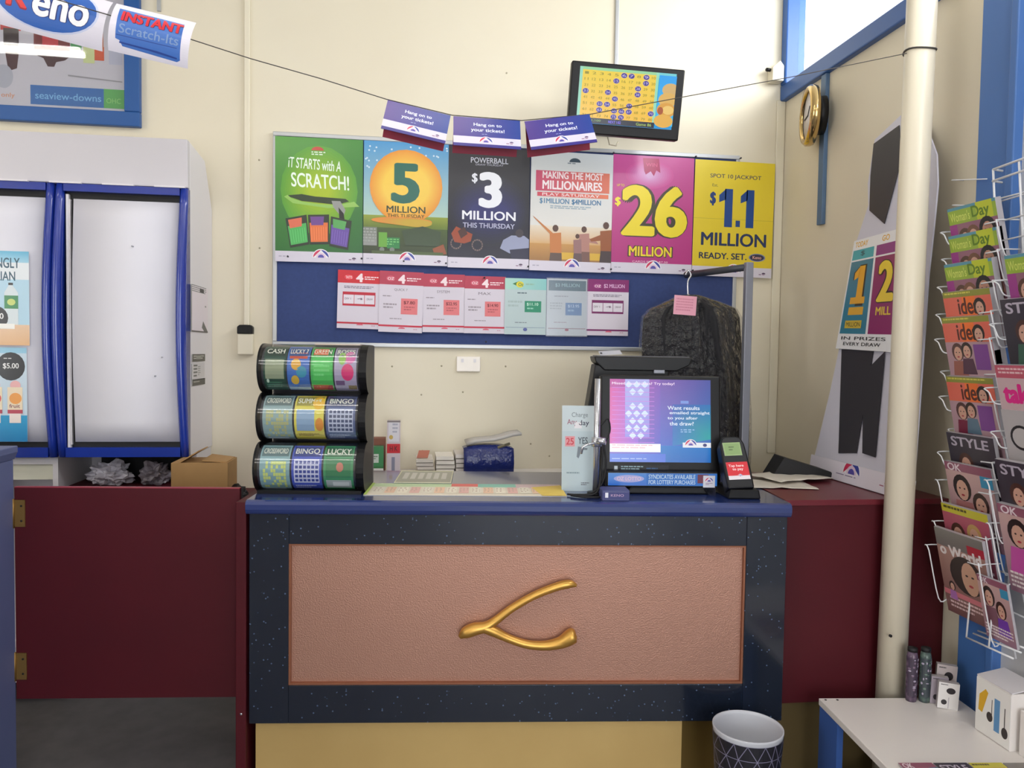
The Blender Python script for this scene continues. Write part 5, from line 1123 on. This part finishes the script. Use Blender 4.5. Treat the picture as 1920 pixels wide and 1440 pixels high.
# --- magazine maker
def magazine(M, w_, h_, kind, label, group, th=.012, seed=0):
    rn = random.Random(seed); side = (176, 172, 178)
    bgs = {'day': (150, 176, 60), 'idea': (226, 120, 84), 'star': (170, 110, 140), 'world': (120, 100, 96), 'five': (206, 60, 140), 'glass': (186, 180, 182), 'face': (196, 150, 140), 'dark': (60, 54, 66)}
    p = Print(w_, h_, bgs[kind], th=th, side=side)
    def face(u, v, s, hair=(50, 34, 34), skin=(214, 166, 146)):
        p.ell(u, v, .13*s, .11*s, hair, n=16); p.ell(u, v+.02*s, .085*s, .085*s, skin, n=14); p.poly([(u-.12*s, v+.11*s), (u+.12*s, v+.11*s), (u+.17*s, v+.32*s), (u-.17*s, v+.32*s)], (rn.randint(60, 220), rn.randint(40, 140), rn.randint(70, 190)))
        for e_ in (-1, 1): p.ell(u+e_*.034*s, v+.005*s, .014*s, .008*s, (50, 40, 44), n=6)
        p.ell(u, v+.06*s, .026*s, .009*s, (176, 50, 66), n=8)
    if kind == 'day':
        p.rect(0, 0, 1, .035, (90, 150, 170)); p.rect(0, .035, 1, .17, (154, 182, 62)); p.text("Woman's", .04, .06, .42, .11, (214, 226, 110), .01); p.rect(.6, .0, .33, .22, (196, 206, 50)); p.text('Day', .5, .03, .36, .17, (96, 130, 30), .03)
        p.rect(0, .2, 1, .8, (150, 100, 120)); p.rect(0, .2, .16, .5, (160, 60, 140)); face(.3, .38, 1.1, (90, 60, 50)); face(.48, .36, 1.1, (120, 80, 60)); face(.78, .32, 1.3, (26, 22, 26), (190, 140, 120)); p.lines(.05, .7, .9, .2, 4, (240, 230, 120))
    elif kind == 'idea':
        p.rect(0, 0, 1, .07, (146, 146, 62)); p.lines(.04, .015, .9, .035, 1, (216, 206, 90), seed=seed); p.rect(0, .07, 1, .22, (228, 110, 92)); p.rect(.4, .07, .28, .22, (244, 118, 50)); p.text('idea', .3, .08, .44, .2, (90, 36, 30), .03); face(.75, .2, .95, (40, 32, 34)); p.rect(0, .3, 1, .7, (186, 150, 160)); face(.25, .42, 1, (90, 60, 60)); face(.45, .4, .9); p.rect(.6, .33, .3, .3, (130, 70, 150)); p.lines(.05, .75, .9, .15, 3, (250, 230, 220))
    elif kind == 'world':
        p.rect(0, 0, 1, .2, (130, 126, 120), (110, 100, 100)); p.rect(.66, .1, .34, .1, (176, 40, 60)); p.rect(0, .2, 1, .8, (170, 130, 120), (120, 80, 80)); p.text('o World', .06, .17, .86, .13, (232, 222, 222), .05); p.ell(.55, .48, .34, .22, (46, 30, 32), n=20); p.ell(.62, .5, .17, .19, (206, 160, 136), n=18)
        for e_ in (-1, 1): p.ell(.62+e_*.06, .47, .03, .012, (50, 36, 36), n=8)
        p.ell(.62, .58, .05, .016, (176, 60, 70), n=8); p.rect(0, .72, 1, .06, (210, 120, 130)); p.lines(.1, .8, .8, .14, 3, (226, 196, 196)); face(.2, .66, .5)
    elif kind == 'five':
        p.rect(0, 0, 1, .14, (196, 90, 110)); p.lines(.05, .03, .9, .08, 2, (236, 196, 200)); p.rect(0, .14, 1, .5, (206, 176, 180)); p.text('take 5', .08, .2, .84, .22, (230, 40, 140), .07); face(.6, .52, 1.2); p.rect(0, .86, 1, .14, (190, 150, 60))
    elif kind == 'glass':
        p.ell(.3, .3, .2, .14, (40, 38, 42)); p.ell(.3, .3, .16, .11, (196, 190, 190)); p.ell(.74, .32, .2, .14, (40, 38, 42)); p.ell(.74, .32, .16, .11, (196, 190, 190)); p.lines(.1, .6, .8, .3, 5, (120, 110, 116))
    elif kind == 'dark':
        p.rect(0, 0, 1, 1, (64, 58, 70), (40, 36, 44)); p.text('STYLE', .08, .04, .8, .12, (190, 180, 196), .03); face(.35, .36, 1.2, (80, 50, 44)); face(.72, .44, 1.1, (30, 26, 30)); p.lines(.05, .8, .9, .14, 3, (200, 190, 150))
    elif kind == 'face':
        p.rect(0, 0, 1, .1, (150, 90, 110)); p.text('OK', .06, .01, .3, .09, (236, 220, 226), .03); p.rect(0, .1, 1, .9, (206, 170, 166), (150, 110, 130)); face(.32, .3, 1.5, (40, 28, 30)); face(.68, .46, 1.3, (60, 38, 36)); p.rect(.75, .1, .25, .14, (60, 150, 190)); p.lines(.05, .76, .9, .2, 4, (240, 226, 226), seed=seed)
    else:
        p.rect(0, 0, 1, .1, (206, 196, 60)); p.lines(.05, .02, .9, .06, 1, (90, 80, 30)); p.rect(0, .1, 1, .9, (186, 90, 110), (140, 80, 100)); face(.3, .34, 1.2, (80, 50, 40)); face(.66, .3, 1.2, (200, 160, 100)); p.lines(.05, .7, .9, .2, 3, (240, 220, 230))
    o = p.build('magazine', P_GLOSS, M=M); tag(o, label, 'magazine', group); return o
# wall magazine rack, left column then right column
LEAN = R(-13)
colA = [(1786, 391, 'day', 'uppermost green-headed magazine in the wire rack'), (1788, 442, 'day', 'second green-headed magazine from the top of the rack'), (1780, 495, 'day', 'third green-headed magazine, directly above the orange ones'), (1777, 547, 'idea', 'uppermost orange-headed magazine in the wire rack'), (1775, 594, 'idea', 'second orange-headed magazine from the top'),
        (1786, 655, 'idea', 'third orange-headed magazine from the top'), (1783, 703, 'idea', 'lowest orange-headed magazine in the wire rack'), (1800, 765, 'star', 'pink magazine with yellow band just below the orange ones'), (1780, 808, 'dark', 'dark magazine with two faces in the middle of the rack'),
        (1776, 862, 'face', 'pale magazine with a dark haired couple, lower half of the rack'), (1770, 940, 'star', 'pink magazine with a yellow header just above the large lowest one'), (1757, 985, 'world', 'large magazine with bold white title over a face, lowest left pocket')]
rk = thing('magazine_rack', 'white wire magazine rack on the right wall holding overlapping magazines', 'magazine rack', (1.8, 2.1, .75))
YA = 2.31; pockets = []
for i, (px, py, kd, lb) in enumerate(colA):
    q = wy(px, py, YA); h_ = .27; w_ = .205
    if kd == 'world': w_, h_ = .215, .29
    th = .02 if i < 8 else .012
    M = Matrix.Translation((q.x, YA-w_/2, q.z)) @ Matrix.Rotation(R(-90), 4, 'Z') @ Matrix.Rotation(-LEAN, 4, 'X') @ Matrix.Translation((0, 0, -h_))
    magazine(M, w_, h_, kd, lb, 'magazines in the left column of the wire rack', th=th, seed=i)
    pockets.append((q.x-.012, YA, q.z, .215))
YB2 = 2.05
colB = [(1880, 478, 'day', 'green-headed magazine, top cover of the right rack column'), (1872, 560, 'dark', 'dark magazine under the green-headed one in the right column'), (1862, 682, 'five', 'magazine with big bright pink lettering in the right rack column'), (1874, 765, 'glass', 'pale magazine showing spectacles in the right rack column'), (1862, 858, 'dark', 'dark magazine directly below the spectacles cover'), (1866, 940, 'face', 'pink-toned magazine lowest in the right rack column')]
for i, (px, py, kd, lb) in enumerate(colB):
    q = wy(px, py, YB2); w_, h_ = .205, .27
    M = Matrix.Translation((q.x+.02, YB2-w_/2, q.z)) @ Matrix.Rotation(R(-90), 4, 'Z') @ Matrix.Rotation(-LEAN, 4, 'X') @ Matrix.Translation((0, 0, -h_))
    magazine(M, w_, h_, kd, lb, 'magazines in the right column of the wire rack', th=.016, seed=i+30)
    pockets.append((q.x+.005, YB2, q.z, .215))
q = wy(1845, 1070, 2.14); M = Matrix.Translation((q.x-.035, 2.06, q.z)) @ Matrix.Rotation(R(-90), 4, 'Z') @ Matrix.Rotation(-LEAN, 4, 'X') @ Matrix.Translation((0, 0, -.2))
magazine(M, .12, .2, 'face', 'small pink magazine in front of the large lowest cover', 'magazines in the left column of the wire rack', th=.008, seed=77)
# wires
for (x, y, z, w_) in pockets:
    for (ya, inset) in ((y+.012, .012), (y-w_+.0, -.055)):
        m_ = MB()
        left = inset > 0; dn = (.03 if left else .09) if z > 1.25 else (.16 if left else .22)
        m_.tube(spl([(x+.07, ya, z-.07), (x+.0, ya+(.02 if left else 0), z-.073), (x-.008, ya-.004, z-.085), (x+.0+.18*dn, ya-.01, z-.085-dn), (x+.03+.18*dn, ya-.01, z-.09-dn)], 4), .0022, 6)
        if inset < 0: m_.tube([(x+.0, ya+.0, z-.076), (x-.004, ya+.05, z-.078), (x+.004, ya+.058, z-.08)], .0022, 6)
        obj('wire_hook', m_, M_WIRE, rk, world=True)
fm = MB(); xb = XW-.05
ztop_ = 2.02; 
for y in (2.335, 2.20, 2.08, 1.95, 1.82): fm.tube([(xb-.03, y, ztop_-.02), (xb-.03, y, .74)], .003, 6)
for z in (ztop_-.02, ztop_-.09, 1.7, 1.4, 1.1, .85, .74): fm.tube([(xb-.03, 2.335, z), (xb-.03, 1.82, z)], .003, 6)
a_ = wy(1862, 318, 2.14); 
for z in (a_.z, a_.z-.035): fm.tube([(a_.x+.04, 2.15, z), (a_.x, 2.14, z), (a_.x, 1.86, z+.012), (a_.x+.04, 1.85, z+.012)], .0035, 6)
for y in (2.14, 2.04, 1.94, 1.86): fm.tube([(a_.x, y, a_.z+.0), (a_.x+.03, y, a_.z-.3)], .0035, 6)
for z in (a_.z-.1, a_.z-.16, a_.z-.22): fm.tube([(a_.x+.012, 2.14, z), (a_.x+.012, 1.86, z+.01)], .0025, 6)
bt = wy(1812, 1195, 2.2); bq = wy(1900, 1235, 1.98)
for dz_ in (0, .012, .02): fm.tube([(bt.x+dz_*2, 2.2, bt.z+dz_), (bq.x+dz_*2, 1.98, bq.z+dz_*1.4)], .003, 6)
for yy_ in (2.2, 2.09): q = bt.lerp(bq, (2.2-yy_)/.22); fm.tube([(q.x, yy_, q.z), (q.x+.01, yy_, q.z+.16)], .003, 6)
for (s_, e_) in (((1860, 1000), (1905, 1235)), ((1884, 950), (1925, 1150))):
    fm.tube([wy(*s_, 2.12), wy(*e_, 2.06)], .0028, 6)
obj('wire_frame', fm, M_WIRE, rk, world=True)
for (px, py) in ((1805, 338), (1806, 385)):
    q = wx(px, py, XW-.004); o = obj('wall_hook', MB().tube(spl([(XW, q.y, q.z), (XW-.03, q.y, q.z), (XW-.045, q.y-.01, q.z-.004), (XW-.05, q.y-.17, q.z-.035)]), .0022, 6), M_WIRE, rk, world=True)
# magazines lying along the front of the low bench
for i, px in enumerate((1700, 1765, 1830, 1895)):
    q = wz(px, 1428+0, BT); M = Matrix.Translation((q.x+.01, q.y-.02, BT+.004)) @ Matrix.Rotation(ba, 4, 'Z') @ Matrix.Rotation(R(-90), 4, 'X') @ Matrix.Translation((0, 0, -.27))
    magazine(M, .095, .27, ('face', 'dark', 'star', 'world')[i], ('pale cover first from the left, lying at the bench front edge', 'dark cover second from the left, lying at the bench front edge', 'pink cover third from the left, lying at the bench front edge', 'brown cover rightmost, lying at the bench front edge')[i], 'magazines lying along the bench front', th=.003, seed=60+i)

# --- waste bin
q = wy(1397, 1355, 2.26); r1 = 68.5/FPX*2.27
t = thing('waste_bin', 'black paper bin with white line pattern and pale inside before the counter', 'bin', (q.x, 2.24, 0))
zr = wz(1402, 1362, .3).z; 
zr = q.z
obj('bin_shell', MB().lathe([(.0001, .0), (r1*.78, .0), (r1*.985, zr-.012), (r1, zr-.006), (r1, zr), (r1*.97, zr), (r1*.955, zr-.012), (r1*.76, .006), (.0001, .006)], seg=48), mat('bin_pale_inside', (196, 198, 206), .6), t)
def wp(x, z, d):
    a = x/(r1*.9); rad = r1*.78+(r1*.985-r1*.78)*z/(zr-.012)+.0015+d; return Vector((rad*math.sin(a), -rad*math.cos(a), z))
p = Print(2*PI*r1*.9, zr-.016, (26, 25, 34), warp=wp, n=48, axis='x')
p2_ = Print(2*PI*r1*.9, zr-.016, (26, 25, 34), warp=wp, n=48)
p.v = []; p.f = []; p.c = []; p.l = 0; p.rect(0, 0, 1, 1, (26, 25, 34), (26, 25, 35), horiz=True)
def ln(a, b, c=(128, 124, 150), t_=.0011):
    dx, dy = (b[0]-a[0])*p.w, (b[1]-a[1])*p.h; L = math.hypot(dx, dy); nx, ny = -dy/L*t_/p.w, dx/L*t_/p.h
    n = max(1, int(L/.02))
    for i in range(n):
        s_ = [(a[0]+(b[0]-a[0])*k/n, a[1]+(b[1]-a[1])*k/n) for k in (i, i+1)]
        p.poly([(s_[0][0]+nx, s_[0][1]+ny), (s_[1][0]+nx, s_[1][1]+ny), (s_[1][0]-nx, s_[1][1]-ny), (s_[0][0]-nx, s_[0][1]-ny)], c, up=False)
p.l = 3; rn = random.Random(3); NU, NV = 14, 7
pts = {(i, j): ((i % NU)/NU+(.5/NU if j % 2 else 0)+rn.uniform(-.015, .015), j/NV) for i in range(NU) for j in range(NV+1)}
for j in range(NV+1):
    for i in range(NU):
        a = pts[(i, j)]
        if i+1 < NU: ln(a, pts[(i+1, j)])
        if j < NV:
            ln(a, pts[(i, j+1)])
            k = i+1 if j % 2 else i-1
            if 0 <= k < NU: ln(a, pts[(k, j+1)])
p.build('patterned_sleeve', P_PAPER, t)
